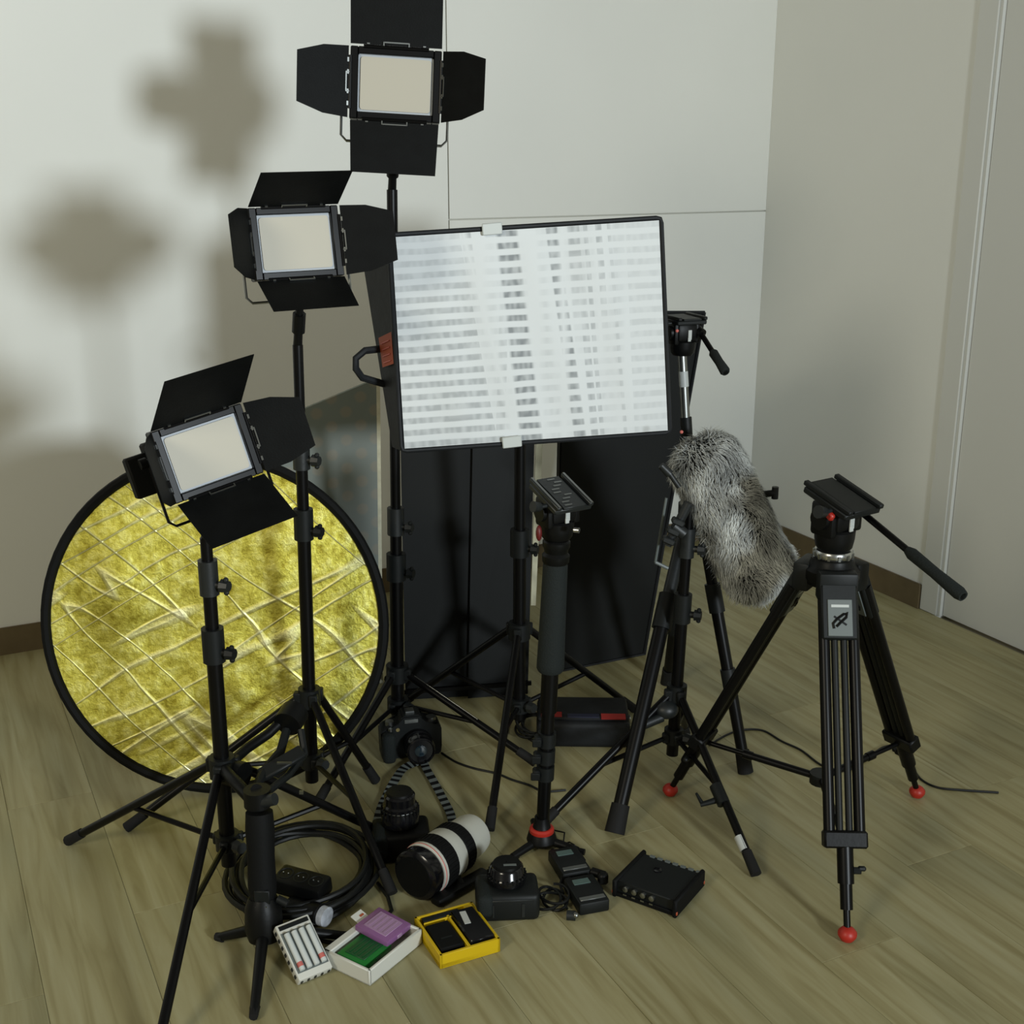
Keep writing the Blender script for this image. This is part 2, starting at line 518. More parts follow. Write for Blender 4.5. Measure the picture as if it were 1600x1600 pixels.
# door in the right wall, only its near-corner side is seen
cas = MB()
wall_slab(cas, .96, 1.035, 0, .007, 0, 2.13)
wall_slab(cas, 1.925, 2.0, 0, .007, 0, 2.13)
wall_slab(cas,   .96, 2.0, 0, .007, 2.06, 2.13)
bmesh.ops.bevel(cas.bm, geom=cas.bm.edges[:], offset=.003, segments=1, affect='EDGES')
tag(cas.build('trim_1', 'door_paint', None, origin=W(1, 0, 0)), 'flat painted casing around the door in the right wall', kind='structure')
jm = MB()
wall_slab(jm, 1.03, 1.045, -.11, 0, 0, 2.06); wall_slab(jm, 1.915, 1.93, -.11, 0, 0, 2.06)
tag(jm.build('trim_2', 'door_paint', None, origin=W(1.04, 0, 0)), 'painted door jamb set inside the casing', kind='structure')
dr = tag(wall_slab(MB(), 1.048, 1.912, -.052, -.012, .004, 2.055).build('door_1', 'door_paint', None, origin=W(1.5, 0, 0)), 'plain pale painted door in the right wall', kind='structure')
hmb = MB(); pr = W(1.84, -.012, 1.02)
hmb.rod(pr, pr + DB * .05, .009); hmb.rod(pr + DB * .045, pr + DB * .045 - DR * .12, .008)
hmb.build('door_handle', 'steel', dr)

# ------------------------------------------------------------------ LED panels
def rrect(w_, h_, r, n=3):
    pts = []
    for cx, cz, a0 in ((w_ / 2 - r, h_ / 2 - r, 0), (-w_ / 2 + r, h_ / 2 - r, 90), (-w_ / 2 + r, -h_ / 2 + r, 180), (w_ / 2 - r, -h_ / 2 + r, 270)):
        for k in range(n + 1):
            a = rad(a0 + 90 * k / n)
            pts.append((cx + r * math.cos(a), cz + r * math.sin(a)))
    return pts
def led_panel(label, C0, R, s, doors, yoke=True, topstand=None, door_polys=None, lever=False, pack=False):
    """C0 centre, R rotation (4x4, front faces local -Y), s scale"""
    t = thing('led_panel', label, 'led light', C0)
    M = Matrix.Translation(C0) @ R @ Matrix.Scale(s, 4)
    Wd, Hd, D = .196, .150, .034
    dw, dh = .162, .120
    b_ = MB(M)
    # open frame around the diffuser plus closed back
    for x in (-1, 1): b_.box((x * (Wd + dw) / 4, 0, 0), ((Wd - dw) / 2, D, Hd), bev=.002)
    for z in (-1, 1): b_.box((0, 0, z * (Hd + dh) / 4), (dw, D, (Hd - dh) / 2), bev=.0015)
    b_.box((0, D / 2 + .004, 0), (Wd, .012, Hd), bev=.003)
    for k in range(7): b_.box((0, D / 2 + .016, -.05 + k * .0165), (Wd * .8, .014, .004))
    b_.build('housing', 'black_metal', t)
    d = MB(M)
    d.prism(rrect(dw - .010, dh - .010, .006), -.0095, -.004)
    dd = d.build('diffuser', 'diffuser', t)
    e = MB(M); e.prism(rrect(dw, dh, .003), -.006, .002)
    e.build('diffuser_rim', 'diffuser_edge', dd)
    # knobs, bracket and hinges
    defs = {'t': ((0, -D / 2, Hd / 2), 0), 'b': ((0, -D / 2, -Hd / 2), 180), 'l': ((-Wd / 2, -D / 2, 0), -90), 'r': ((Wd / 2, -D / 2, 0), 90)}
    base_polys = {
        't': [(-.098, .004), (.098, .004), (.096, .118), (-.100, .118)],
        'b': [(-.096, .004), (.096, .004), (.092, .114), (-.092, .114)],
        'l': [(-.074, .004), (.074, .004), (.070, .060), (.052, .118), (-.052, .118), (-.070, .060)],
        'r': [(-.074, .004), (.074, .004), (.070, .060), (.052, .118), (-.052, .118), (-.070, .060)]}
    if door_polys: base_polys.update(door_polys)
    for k, ang in doors.items():
        loc, ry = defs[k]
        hm = M @ Matrix.Translation(V(loc)) @ Matrix.Rotation(rad(ry), 4, 'Y')
        fm = hm @ Matrix.Rotation(rad(ang), 4, 'X')       # folds forward
        p = MB(fm)
        p.prism(base_polys[k], -.0008, .0008)
        bd = p.build('barn_door', 'door_metal', t)
        h = MB(fm)
        hw = .03 if k in 'tb' else .022
        h.box((0, -.003, .010), (hw * 1.8, .0025, .0025)); h.box((-hw * .9, -.003, .007), (.0025, .0025, .008)); h.box((hw * .9, -.003, .007), (.0025, .0025, .008))
        if k in 'lr':
            for q in (-.045, -.02, .02, .045): h.box((q, -.003, .006), (.009, .0025, .004))
        else:
            for q in (-.06, .06): h.box((q, -.002, .006), (.006, .0025, .0025))
        tag(h.build('hinge_bar', 'steel', bd), kind='stuff')
        h = MB(hm); h.rod((-.07 if k in 'tb' else -.055, 0, 0), (.07 if k in 'tb' else .055, 0, 0), .004, n=8)
        h.build('hinge_rod', 'black_metal', t)
    if yoke:
        y = MB(M)
        pts = []
        yw, yb = Wd / 2 + .018, -Hd / 2 - .045
        pts = [(-yw, .01, .02), (-yw, .01, yb + .012), (-yw + .012, .01, yb), (yw - .012, .01, yb), (yw, .01, yb + .012), (yw, .01, .02)]
        y.tube(pts, .0032, 6)
        y.build('yoke', 'steel' if not lever else 'black_metal', t)
        kx = MB(M)
        for q in (-1, 1):
            kx.rod((q * Wd / 2, .01, .02), (q * (yw + .004), .01, .02), .006, n=8)
            kx.rod((q * (yw + .002), .01, .02), (q * (yw + .016), .01, .02), .011, n=10)
        kx.build('yoke_knob', 'black_plastic', t)
        if topstand is not None:
            q = M @ V((0, .01, yb))
            c = MB(); c.rod(topstand, q, .010, .008); c.rod(mix(topstand, q, .3), mix(topstand, q, .7), .014, n=10)
            c.build('stand_socket', 'black_plastic', t)
    if pack:
        pk = MB(M); pk.box((-.062, .052, .005), (.085, .05, .10), bev=.004)
        pk.box((-.125, .05, -.005), (.05, .03, .085), bev=.004)
        pk.build('battery', 'black_matte', t)
    return t

# ------------------------------------------------------------------ light stands
def clamp_collar(mb, p, ax, r, knob_dir, L_=.05):
    ax = V(ax).normalized(); kd = V(knob_dir).normalized()
    mb.rod(p - ax * L_ * .5, p + ax * L_ * .5, r * 1.45)
    mb.rod(p - ax * L_ * .2, p - ax * L_ * .2 + kd * (r * 1.2 + .014), .008)
    q = p - ax * L_ * .2 + kd * (r * 1.2 + .012)
    mb.rod(q, q + kd * .016, .014, .011, 8)
    for a in (-1, 1):
        mb.box(q + kd * .01 + ax * a * .013, (.010, .010, .010), bev=.003)
def light_stand(label, base, top, feet, hubz, lowz, secs, rr_=.014, tip_sticker=None, mtube='black_metal', strips=False, pole_bottom=.07):
    base = V(base)
    t = thing('light_stand', label, 'light stand', (base.x, base.y, 0))
    top = V(top)
    ax = (top - V((base.x, base.y, 0))).normalized()
    p0 = V((base.x, base.y, 0)) + ax * pole_bottom
    zs = [pole_bottom] + secs + [(top - V((base.x, base.y, 0))).length]
    B0 = V((base.x, base.y, 0))
    r = rr_
    for k in range(len(zs) - 1):
        P_rod(t, 'pole_section', B0 + ax * zs[k], B0 + ax * zs[k + 1], r, mtube, n=14)
        if k < len(zs) - 2:
            c = MB()
            clamp_collar(c, B0 + ax * zs[k + 1], ax, r, (1, -.35, .0), .07)
            c.build('collar', 'grey_plastic' if k % 2 else 'dark_grey', t)
        r *= .86
    # top stud
    P_rod(t, 'stud', top, top + ax * .025, .007, 'brass')
    hub = B0 + ax * hubz; low = B0 + ax * lowz
    hb = MB(); hb.rod(hub - ax * .022, hub + ax * .022, rr_ * 1.7)
    lb = MB(); lb.rod(low - ax * .018, low + ax * .018, rr_ * 1.6)
    for f in feet:
        f = V((f[0], f[1], 0))
        dd = (f - B0); dd.z = 0; dd.normalize()
        a = hub + dd * rr_ * 1.6
        ff_ = f + V((0, 0, .010))
        hb.box(hub + dd * rr_ * 1.7, (.02, .02, .03), bev=.003)
        lb.box(low + dd * rr_ * 1.6, (.018, .018, .024), bev=.003)
        lg = MB(); lg.rod(a, ff_, .0095, .0095, 10)
        leg = lg.build('leg', mtube, t)
        ft = MB(); e = (a - ff_).normalized(); ft.rod(ff_ - e * .004, ff_ + e * .05, .0125, .0115, 10); ft.build('rubber_foot', 'rubber', leg)
        if strips and f.x > base.x:
            up = V((0, 0, 1)); nrm = e.cross(V((e.y, -e.x, 0))).normalized()
            if nrm.z < 0: nrm = -nrm
            sm = MB(); sm.rod(mix(a, ff_, .05) + nrm * .0085, mix(a, ff_, .55) + nrm * .0085, .0016, n=6); sm.build('leg_highlight', 'steel', leg)  # highlight along the leg, put in as a thin pale rod
        m2 = mix(a, ff_, .52)
        st = MB(); st.rod(low + dd * rr_ * 1.4, m2 - V((0, 0, .006)), .006, n=8); st.build('brace', mtube, t)
    kn = MB(); kd = V((.7, -.7, .1)).normalized(); kn.rod(low, low + kd * .04, .008); kn.rod(low + kd * .038, low + kd * .055, .015, .012, 8); kn.build('knob', 'grey_plastic', t)
    hb.build('leg_hub', 'dark_grey', t); lb.build('brace_hub', 'dark_grey', t)
    return t

S1B, S2B, S3B, SEB, SCB = V((-.587, 2.25, 0)), V((-.470, 2.60, 0)), V((-.300, 2.95, 0)), V((.018, 2.93, 0)), V((.385, 2.70, 0))
def F(px, py): return G(px, py)
light_stand('black light stand at the far left of the group under the lowest panel', S1B, V((-.585, 2.25, .78)), [F(243, 1665), (-.99, 2.44), (-.27, 2.455)], .295, .125, [.56, .70], .0155)
light_stand('black light stand in front of the gold disc under the middle panel', S2B, V((-.452, 2.60, 1.095)), [F(612, 1400), F(200, 1298), (-.335, 2.715)], .285, .125, [.70, .86], .0150)
light_stand('tallest black light stand between gold disc and soft light, under the top panel', S3B, V((-.277, 2.95, 1.40)), [F(835, 1196), (-.46, 2.60), (-.36, 3.31)], .19, .10, [.48, .60], .0170, strips=True, pole_bottom=.05)
light_stand('black light stand behind the monopod, under the soft light mat', SEB, V((.020, 2.93, .90)), [F(765, 1300), F(990, 1112), (-.31, 3.135)], .315, .11, [.55], .0165)

led_panel('highest led panel, level, with four barn doors spread nearly flat', V((0, 0, 0)) + At(618, 134, 2.90),
          RM((0, 0, 0), rz=5, rx=-6, ry=3.2), 1.02, {'t': 8, 'b': 6, 'l': 22, 'r': 40}, topstand=V((-.277, 2.95, 1.40)))
led_panel('middle led panel with slanted barn doors, in front of the shadowed wall', At(461, 380, 2.57),
          RM((0, 0, 0), rz=26, rx=-10, ry=-.8), .95, {'t': 62, 'b': 52, 'l': 56, 'r': 24}, door_polys={'t': [(-.098, .004), (.098, .004), (.104, .118), (-.090, .118)]}, topstand=V((-.452, 2.60, 1.095)))
led_panel('lowest led panel tilted over the gold disc, with a battery on its back', At(322, 708, 2.20),
          RM((0, 0, 0), rz=33, rx=-13, ry=-11), .90, {'t': 56, 'b': 48, 'l': 64, 'r': 28}, door_polys={'t': [(-.098, .004), (.098, .004), (.108, .158), (-.078, .158)], 'b': [(-.096, .004), (.096, .004), (.090, .140), (-.098, .140)]}, topstand=V((-.585, 2.25, .78)), lever=True, pack=True)

# ------------------------------------------------------------------ gold reflector
RC = V((-.705, 2.735, .408)); RR = .410
RMt = RM(RC, rz=0, rx=-10)
t = thing('gold_reflector', 'round gold foil reflector with black rim leaning behind the stands', 'reflector', (RC.x, RC.y - .07, 0))
mb = MB(RMt)
nr, na = 26, 72
vsl = [(0, .004, 0)]; fsl = []
for i in range(1, nr + 1):
    for j in range(na):
        a = 2 * PI * j / na; r_ = RR * .965 * i / nr
        x, z = r_ * math.cos(a), r_ * math.sin(a)
        y = .017 * noise.noise(V((x * 4, z * 4, 1))) + .0045 * noise.noise(V((x * 16, z * 16, 4)))
        y *= (1 - (i / nr) ** 6)
        vsl.append((x, y, z))
for j in range(na): fsl.append((0, 1 + j, 1 + (j + 1) % na))
for i in range(nr - 1):
    for j in range(na):
        a = 1 + i * na + j; b_ = 1 + i * na + (j + 1) % na
        fsl.append((a, a + na, b_ + na, b_))
mb._add(vsl, fsl)
mb.build('foil', 'gold_foil', t, sharp=180)
mb = MB(RMt); mb.tube([(RR * .978 * math.cos(2 * PI * j / 72), 0, RR * .978 * math.sin(2 * PI * j / 72)) for j in range(72)], .0125, 8, True); mb.build('rim', 'black_matte', t)
mb = MB(RMt); mb.lathe([(RR * .97, 0), (RR * .97, .004)], Matrix.Translation((0, .018, 0)) @ Matrix.Rotation(rad(-90), 4, 'X'), 48); mb.build('backing', 'fabric_black', t)

# ------------------------------------------------------------------ pegboard and black panels at the back
t = thing('pegboard', 'grey green perforated board leaning behind the gold disc', 'board', (-.62, 3.40, 0))
A, B_ = At(588, 592, 3.42), At(420, 662, 3.32)
mb = MB(); bl = V((B_.x - .02, 3.22, 0)); br = V((A.x - .005, 3.30, 0))
mb.slab4(bl, br, A, B_, (-.004, .014, 0)); mb.build('board', 'peg_paint', t)
mb = MB(); mb.slab4(br, br + V((.010, .002, 0)), A + V((.010, .002, .0)), A, (-.004, .018, 0)); mb.build('edge_strip', 'cream_edge', t)

t = thing('folding_panel', 'tall black panel with a cream edge behind the monopod', 'panel', (-.11, 3.21, 0))
yb = 3.20
p0, p1 = V((-.300, 3.19, 0)), V((.045, 3.235, 0))
q0, q1 = At(622, 500, 3.34), At(840, 500, 3.39)
pm, qm = mix(p0, p1, .52), mix(q0, q1, .56)
mb = MB(); mb.slab4(p0, pm, qm, q0, (0, .03, 0)); mb.build('left_leaf', 'panel_black', t)
mb = MB(); mb.slab4(pm + V((-.004, -.014, 0)), p1 + V((0, -.006, 0)), q1, qm + V((-.004, -.014, 0)), (0, .03, 0)); mb.build('right_leaf', 'panel_black', t)
mb = MB(); e0, e1 = mix(p1, q1, .245), q1
mb.slab4(e0 + V((.002, -.008, 0)), e0 + V((.016, -.008, 0)), e1 + V((.028, -.008, 0)), e1 + V((.006, -.008, 0)), (0, .026, 0)); es = mb.build('edge_strip', 'cream_edge', t)
tag(es, 'cream strip with rusty spots')
mb = MB(); c_ = mix(p1, q1, .825) + V((.013, -.0095, 0))
for k in range(5): mb.box(c_ + V((random.uniform(-.004, .006), 0, -.008 + k * .006)), (.006, .002, .006), RM(ry=random.uniform(0, 90)))
mb.build('rust_spots', 'rust', es)
mb = MB(); mb.slab4(p0 + V((-.002, -.014, .022)), p1 + V((.01, -.014, .030)), p1 + V((.01, -.014, .042)), p0 + V((-.002, -.014, .034)), (0, .008, 0)); mb.build('cross_bar', 'black_metal', t)

t = thing('background_panel', 'wide black slanting panel standing behind the soft light and grey tripod', 'panel', (.27, 3.47, 0))
a, b_ = G(868, 1050), G(1006, 1022)
c, d = At(1100, 488, b_.y + .14), At(880, 488, a.y + .16)
mb = MB(); mb.slab4(a, b_, c, d, (-.01, .028, 0)); bmesh.ops.bevel(mb.bm, geom=mb.bm.edges[:], offset=.004, segments=2, affect='EDGES'); mb.build('panel', 'panel_black', t)
mb = MB(); nn = (b_ - a).cross(d - a).normalized()
if nn.y > 0: nn = -nn
off_ = nn * .003
for s_, e_ in ((b_, c), (c, d), (a, b_)):
    mb.tube([s_ + off_, e_ + off_], .005, 6)
mb.build('piping', 'fabric_black', t)

# ------------------------------------------------------------------ soft light mat (rectangular box with LED cloth)
t = thing('soft_light', 'rectangular soft light with patterned white cloth front and black fabric sides', 'soft light', (.02, 2.9, .7))
TL, TR, BR_, BL = At(607, 367, 2.76), At(1033, 340, 2.88), At(1047, 676, 2.82), At(628, 705, 2.70)
nrm = (TR - TL).cross(BL - TL).normalized()
if nrm.y > 0: nrm = -nrm
bk = -nrm
def quad(u, v): return mix(mix(TL, TR, u), mix(BL, BR_, u), v)   # v downwards
mb = MB(); uvl = mb.bm.loops.layers.uv.new('UVMap')
nu, nv = 64, 44
gr = []
for j in range(nv + 1):
    rowv = []
    for i in range(nu + 1):
        u, v = i / nu, j / nv
        p = quad(.010 + u * .98, .012 + v * .976)
        e = min(1, 6 * min(u, 1 - u)) * min(1, 6 * min(v, 1 - v))
        hgt = .004 * math.sin(u * 34 + 2.4 * math.sin(v * 2.6 + u * 3)) + .006 * noise.noise(V((u * 7, v * 2.2, 0)))
        rowv.append(mb.bm.verts.new(p + nrm * (.003 + hgt * e * .45)))
    gr.append(rowv)
for j in range(nv):
    for i in range(nu):
        f = mb.bm.faces.new((gr[j][i], gr[j + 1][i], gr[j + 1][i + 1], gr[j][i + 1]))
        for lp, (a, b_) in zip(f.loops, ((i, j), (i, j + 1), (i + 1, j + 1), (i + 1, j))): lp[uvl].uv = (a / nu, 1 - b_ / nv)
mb.build('cloth_front', 'led_cloth', t, sharp=180)
def bcor(p, k):   # back corner: deeper and slightly flared to the left
    return p + bk * .11 + (TL - TR).normalized() * k
TLb, TRb, BRb, BLb = bcor(TL, .052) + V((0, 0, -.035)), bcor(TR, -.01), bcor(BR_, -.01), bcor(BL, .012)
mb = MB()
mb._add([TL, TLb, BLb, BL, TR, TRb, BRb, BR_], [(0, 1, 2, 3), (4, 7, 6, 5), (0, 4, 5, 1), (3, 2, 6, 7), (1, 5, 6, 2)])
mb.build('fabric_side', 'fabric_black', t)
mb = MB()
cor = []
for (P0, Pa, Pb) in ((TL, BL, TR), (TR, TL, BR_), (BR_, TR, BL), (BL, BR_, TL)):
    r_ = .012
    a = P0 + (Pa - P0).normalized() * r_; b_ = P0 + (Pb - P0).normalized() * r_
    cor += [a, mix(mix(a, b_, .5), P0, .55), b_]
mb.tube(cor, .0055, 8, True); mb.build('edge_binding', 'fabric_black', t)
for px_, py_, yy in ((768, 358, 2.80), (799, 690, 2.745)):
    mb = MB(); c_ = At(px_, py_, yy) + nrm * .008
    mb.box(c_, (.045, .006, .026), RM(rz=12, ry=-4), bev=.002); mb.build('tape_tab', 'label_white', t)
mb = MB()
l0, l1 = mix(TL, BL, .435), mix(TL, BL, .585)
m0, m1 = mix(TLb, BLb, .435), mix(TLb, BLb, .585)
sd = (TLb - TL).cross(BL - TL).normalized()
if sd.x > 0: sd = -sd
mb._add([mix(l0, m0, .12) + sd * .002, mix(l0, m0, .78) + sd * .002, mix(l1, m1, .78) + sd * .002, mix(l1, m1, .12) + sd * .002], [(0, 1, 2, 3)])
lbp = mb.build('side_label', 'orange', t)
tag(lbp, 'orange label')
mb = MB()
for k in range(4):
    a = .47 + k * .032
    u0_, u1_ = (.25, .65)
    A1 = mix(mix(TL, BL, a), mix(TLb, BLb, a), u0_) + sd * .003; A2 = mix(mix(TL, BL, a), mix(TLb, BLb, a), u1_) + sd * .003
    mb.tube([A1, A2], .0016, 5)
mb.build('label_print', 'pale_red', lbp)
mb = MB(); s0 = At(596, 545, 2.82); s1 = At(600, 600, 2.82)
mb.tube([s0, At(570, 548, 2.79), At(556, 560, 2.78), At(556, 576, 2.78), At(566, 590, 2.79), s1], .0085, 8)
mb.build('carry_strap', 'fabric_black', t)
mb = MB(); mb.rod(V((.020, 2.93, .90)), V((.020, 2.93, .98)), .014); mb.box((.03, 2.93, 1.0), (.06, .04, .06), bev=.006); mb.rod((.03, 2.93, 1.0), V((.03, 2.93, 1.0)) - bk * .06, .012); mb.build('stand_bracket', 'black_plastic', t)

# ------------------------------------------------------------------ fluid head
def fluid_head(name, label, base, rz, s, mplate, handle_to, redknob=False, slots=False, parent=None, ring=True, hrad=.008, hgrip=.5, tilt=0, ptilt=0):
    base = V(base)
    t = thing(name, label, 'tripod head', base) if parent is None else parent
    M = RM(base, rz=rz, rx=tilt) @ Matrix.Scale(s, 4)
    if ring:
        MB(M).lathe([(.036, 0), (.038, .003), (.038, .014), (.036, .017)], n=28).build('bowl_ring', 'chrome', t)
        mb = MB(M)
        for k in range(12):
            a = k * PI / 6; mb.box((.038 * math.cos(a), .038 * math.sin(a), .008), (.005, .005, .010), Matrix.Rotation(a, 4, 'Z'))
        mb.build('ring_notches', 'steel', t)
    MB(M).lathe([(.030, .016), (.036, .024), (.039, .040), (.040, .058), (.036, .062)], n=24).build('pan_base', 'black_plastic', t)
    mb = MB(M)
    mb.box((0, 0, .088), (.066, .070, .056), bev=.010, seg=2)
    mb.box((-.033, 0, .084), (.020, .058, .070), bev=.008, seg=2)
    mb.box((.036, 0, .086), (.018, .058, .062), bev=.006, seg=2)
    for q in (-1, 1): mb.rod((q * .030, 0, .086), (q * .050, 0, .086), .024, .021, 18)
    mb.build('tilt_body', 'black_plastic', t)
    mb = MB(M); mb.box((.004, -.037, .082), (.012, .004, .030), bev=.001); mb.box((.002, -.038, .068), (.010, .004, .012), bev=.001)  # silver highlight on the body, set in as pale blocks
    mb.build('body_highlight', 'sticker', t)
    PT = M @ Matrix.Translation((0, 0, .086)) @ Matrix.Rotation(rad(ptilt), 4, 'X') @ Matrix.Translation((0, 0, -.086))
    pt = MB(PT); pt.box((0, 0, .122), (.100, .115, .014), bev=.003); pt.build('platform', mplate, t)
    pl = MB(PT)
    for q in (-1, 1): pl.box((q * .043, 0, .134), (.012, .125, .010), bev=.002)
    pl.box((0, 0, .131), (.060, .120, .006), bev=.001)
    sp = pl.build('slide_plate', mplate, t)
    if slots:
        g_ = MB(PT)
        for q in (-.043, .043): g_.box((q, 0, .1395), (.0055, .124, .0012))
        for q in range(9): g_.box((random.uniform(-.015, .015), -.05 + q * .0125, .1345), (.02, .004, .001))
        g_.build('slide_rails', 'steel', sp)
    kk = MB(PT)
    kk.rod((-.050, -.02, .118), (-.068, -.02, .118), .005); kk.rod((-.066, -.02, .118), (-.086, -.02, .122), .010, .013, 10)
    kk.rod((.050, .03, .112), (.064, .03, .112), .008)
    kk.build('lock_knob', 'grey_plastic', t)
    if redknob:
        rk = MB(PT); rk.box((-.052, -.022, .110), (.012, .022, .015), Matrix.Rotation(rad(15), 4, 'X'), bev=.003); tag(rk.build('release_lever', 'red', t), 'red release lever')
    if handle_to is not None:
        a = M @ V((.046, .0, .100)); h = V(handle_to)
        MB().rod(a, h, hrad, n=12).build('pan_handle', 'black_metal', t)
        g0 = mix(a, h, hgrip)
        mb = MB(); L_ = (h - g0).length
        mb.lathe([(hrad * 1.2, 0), (hrad * 1.75, L_ * .08), (hrad * 1.6, L_ * .5), (hrad * 1.9, L_ * .93), (hrad * 1.5, L_)], frame_to(g0, h), 14)
        mb.build('handle_grip', 'foam_grip', t)
        mb = MB(); mb.rod(a - V((.01, 0, 0)), a + (h - a).normalized() * .03, .014); mb.build('handle_clamp', 'black_plastic', t)
    return t

# ------------------------------------------------------------------ tripod on the right with red feet
TA = V((.672, 2.455, 0))
FA = [G(1047, 1243), G(1432, 1246), G(1323, 1470)]
topz = .660
t = thing('camera_tripod', 'black tripod with red ball feet standing at the right', 'tripod', (TA.x, TA.y, 0))
hub = V((TA.x, TA.y, topz))
mb = MB(); mb.lathe([(.050, -.045), (.058, -.03), (.058, -.012), (.047, 0), (.044, .012)], Matrix.Translation(hub), 24); mb.build('bowl', 'black_plastic', t)
sprd = V((TA.x, TA.y, .135))
sprd = G(1283, 1215, .13)
spr_hub = MB(); spr_hub.rod(sprd - ZU * .012, sprd + ZU * .012, .026, n=14); spr_hub.build('spreader_hub', 'dark_grey', t)
for i, f in enumerate(FA):
    f = V((f.x, f.y, .016))
    dd = V((f.x - TA.x, f.y - TA.y, 0)).normalized()
    sd_ = V((-dd.y, dd.x, 0))
    a = hub + dd * .050 - ZU * .012
    axl = (f - a)
    # crown plate
    mb = MB(); Rf = Matrix((( sd_.x, dd.x, 0, 0), (sd_.y, dd.y, 0, 0), (0, 0, 1, 0), (0, 0, 0, 1)))
    T_ = Matrix.Translation(a)
    mb = MB(T_ @ Rf); mb.box((0, .004, -.020), (.080, .036, .062), bev=.006, seg=2); crown = mb.build('leg_joint', 'dark_grey', t)
    ex = sd_; ez = -axl.normalized(); ey = ez.cross(ex).normalized()
    LM = Matrix(((ex.x, ey.x, ez.x, 0), (ex.y, ey.y, ez.y, 0), (ex.z, ey.z, ez.z, 0), (0, 0, 0, 1)))
    L_ = axl.length
    def lm(d_): return Matrix.Translation(a + axl.normalized() * d_) @ LM
    leg = MB(lm(0))
    for q in (-.030, .030): leg.rod((q, 0, -.05), (q, 0, -L_ * .735), .0115, n=12)
    leg = leg.build('leg', 'black_metal', t)
    mb = MB(lm(0)); mb.rod((-.0095, 0, -.05), (-.0095, 0, -L_ * .74), .0072, n=10); mb.rod((.0095, 0, -.05), (.0095, 0, -L_ * .74), .0072, n=10); mb.build('inner_tube', 'dark_grey', leg)
    mb = MB(lm(.075)); mb.box((0, 0, 0), (.074, .030, .115), bev=.004); mb.build('leg_plate', 'dark_grey', leg)
    mb = MB(lm(.088)); yy = -.016 if LM.col[1].y > 0 else .016
    mb.box((0, yy, 0), (.050, .003, .075), bev=.001); lp = mb.build('badge_plate', 'grey_label', leg)
    sg = 1 if yy > 0 else -1
    mb = MB(lm(.088)); mb.box((0, yy + sg * .002, .024), (.036, .001, .0055)); mb.build('badge_name', 'label_white', leg)
    mb = MB(lm(.088)); mb.tube([(-.013, yy + sg * .002, -.022), (-.015, yy + sg * .002, -.012), (-.006, yy + sg * .002, -.002), (.008, yy + sg * .002, .008), (.014, yy + sg * .002, .011), (.012, yy + sg * .002, .001), (.0, yy + sg * .002, -.010), (-.008, yy + sg * .002, -.018)], .0028, 6)
    mb.box((0, yy + sg * .0025, -.006), (.030, .001, .004), Matrix.Rotation(rad(35), 4, 'Y')); mb.build('badge_emblem', 'black_plastic', leg)
    mb = MB(lm(L_ * .745)); mb.box((0, 0, 0), (.086, .034, .034), bev=.004); mb.build('lower_clamp', 'black_plastic', leg)
    mb = MB(lm(L_ * .745)); mb.rod((0, 0, 0), (0, 0, -L_ * .12), .0165, n=14); mb.rod((0, 0, -L_ * .11), (0, 0, -L_ * .19), .0125, n=12); mb.rod((0, 0, -L_ * .18), (0, 0, -L_ * .25), .007, n=10); mb.build('lower_tube', 'black_metal', leg)
    mb = MB(lm(L_ * .745 + L_ * .085)); mb.rod((0, 0, 0), (.030, 0, 0), .007, n=8); mb.box((.032, 0, .004), (.016, .012, .010), bev=.003); mb.build('clamp_knob', 'dark_grey', leg)
    mb = MB(); mb.lathe([(.004, -.018), (.013, -.015), (.0185, -.006), (.0185, .001), (.013, .008), (.008, .011)], Matrix.Translation(f + ZU * .003), 18); mb.build('ball_foot', 'red', leg)
    # spreader arm
    tgt = a + axl.normalized() * L_ * .76
    mb = MB(); mb.rod(sprd, mix(sprd, tgt, .62), .0085, n=10); mb.rod(mix(sprd, tgt, .58), tgt, .006, n=10); mb.rod(mix(sprd, tgt, .56), mix(sprd, tgt, .64), .0105, n=10); mb.build('spreader_arm', 'black_metal', t)
fluid_head('video_head', 'black fluid head with silver ring on the right tripod', hub + V((0, 0, .012)), 34, 1.06, 'dark_grey', At(1505, 932, 2.20), redknob=True, hrad=.0072, hgrip=.52, ptilt=17)

# ------------------------------------------------------------------ tripod carrying the windshield
TBt = At(1080, 792, 2.93)
t = thing('camera_tripod', 'thick legged black tripod with long column behind the furry windshield', 'tripod', (TBt.x, TBt.y, 0))
mb = MB(); mb.lathe([(.026, -.05), (.032, -.03), (.032, .01), (.02, .02)], Matrix.Translation(TBt), 18); mb.build('crown', 'grey_plastic', t)
for f, r_ in ((G(960, 1303), .021), (G(1165, 1208), .0175), (V((.45, 3.30, 0)), .0175)):
    f = V((f.x, f.y, .006)); dd = V((f.x - TBt.x, f.y - TBt.y, 0)).normalized()
    a = TBt + dd * .028 - ZU * .01
    leg = MB(); leg.rod(mix(a, f, 0), mix(a, f, .34), r_ * .72, r_ * .80, 12); leg = leg.build('leg', 'grey_plastic' if r_ > .02 else 'black_metal', t)
    MB().rod(mix(a, f, .30), f + (a - f) * .02, r_ * .88, r_ * .80, 14).build('lower_leg', 'black_metal', leg)
    MB().rod(mix(a, f, .27), mix(a, f, .38), r_ * 1.15, n=12).build('twist_lock', 'dark_grey', leg)
    MB().rod(f - V((0, 0, .004)), mix(f, a, .08), r_ * 1.12, r_ * 1.02, 14).build('rubber_foot', 'rubber', leg)
    if r_ < .02: MB().rod(mix(a, f, .60), mix(a, f, .68), r_ * 1.1, n=12).build('twist_lock', 'dark_grey', leg)
BCT = At(1066, 556, 2.96)
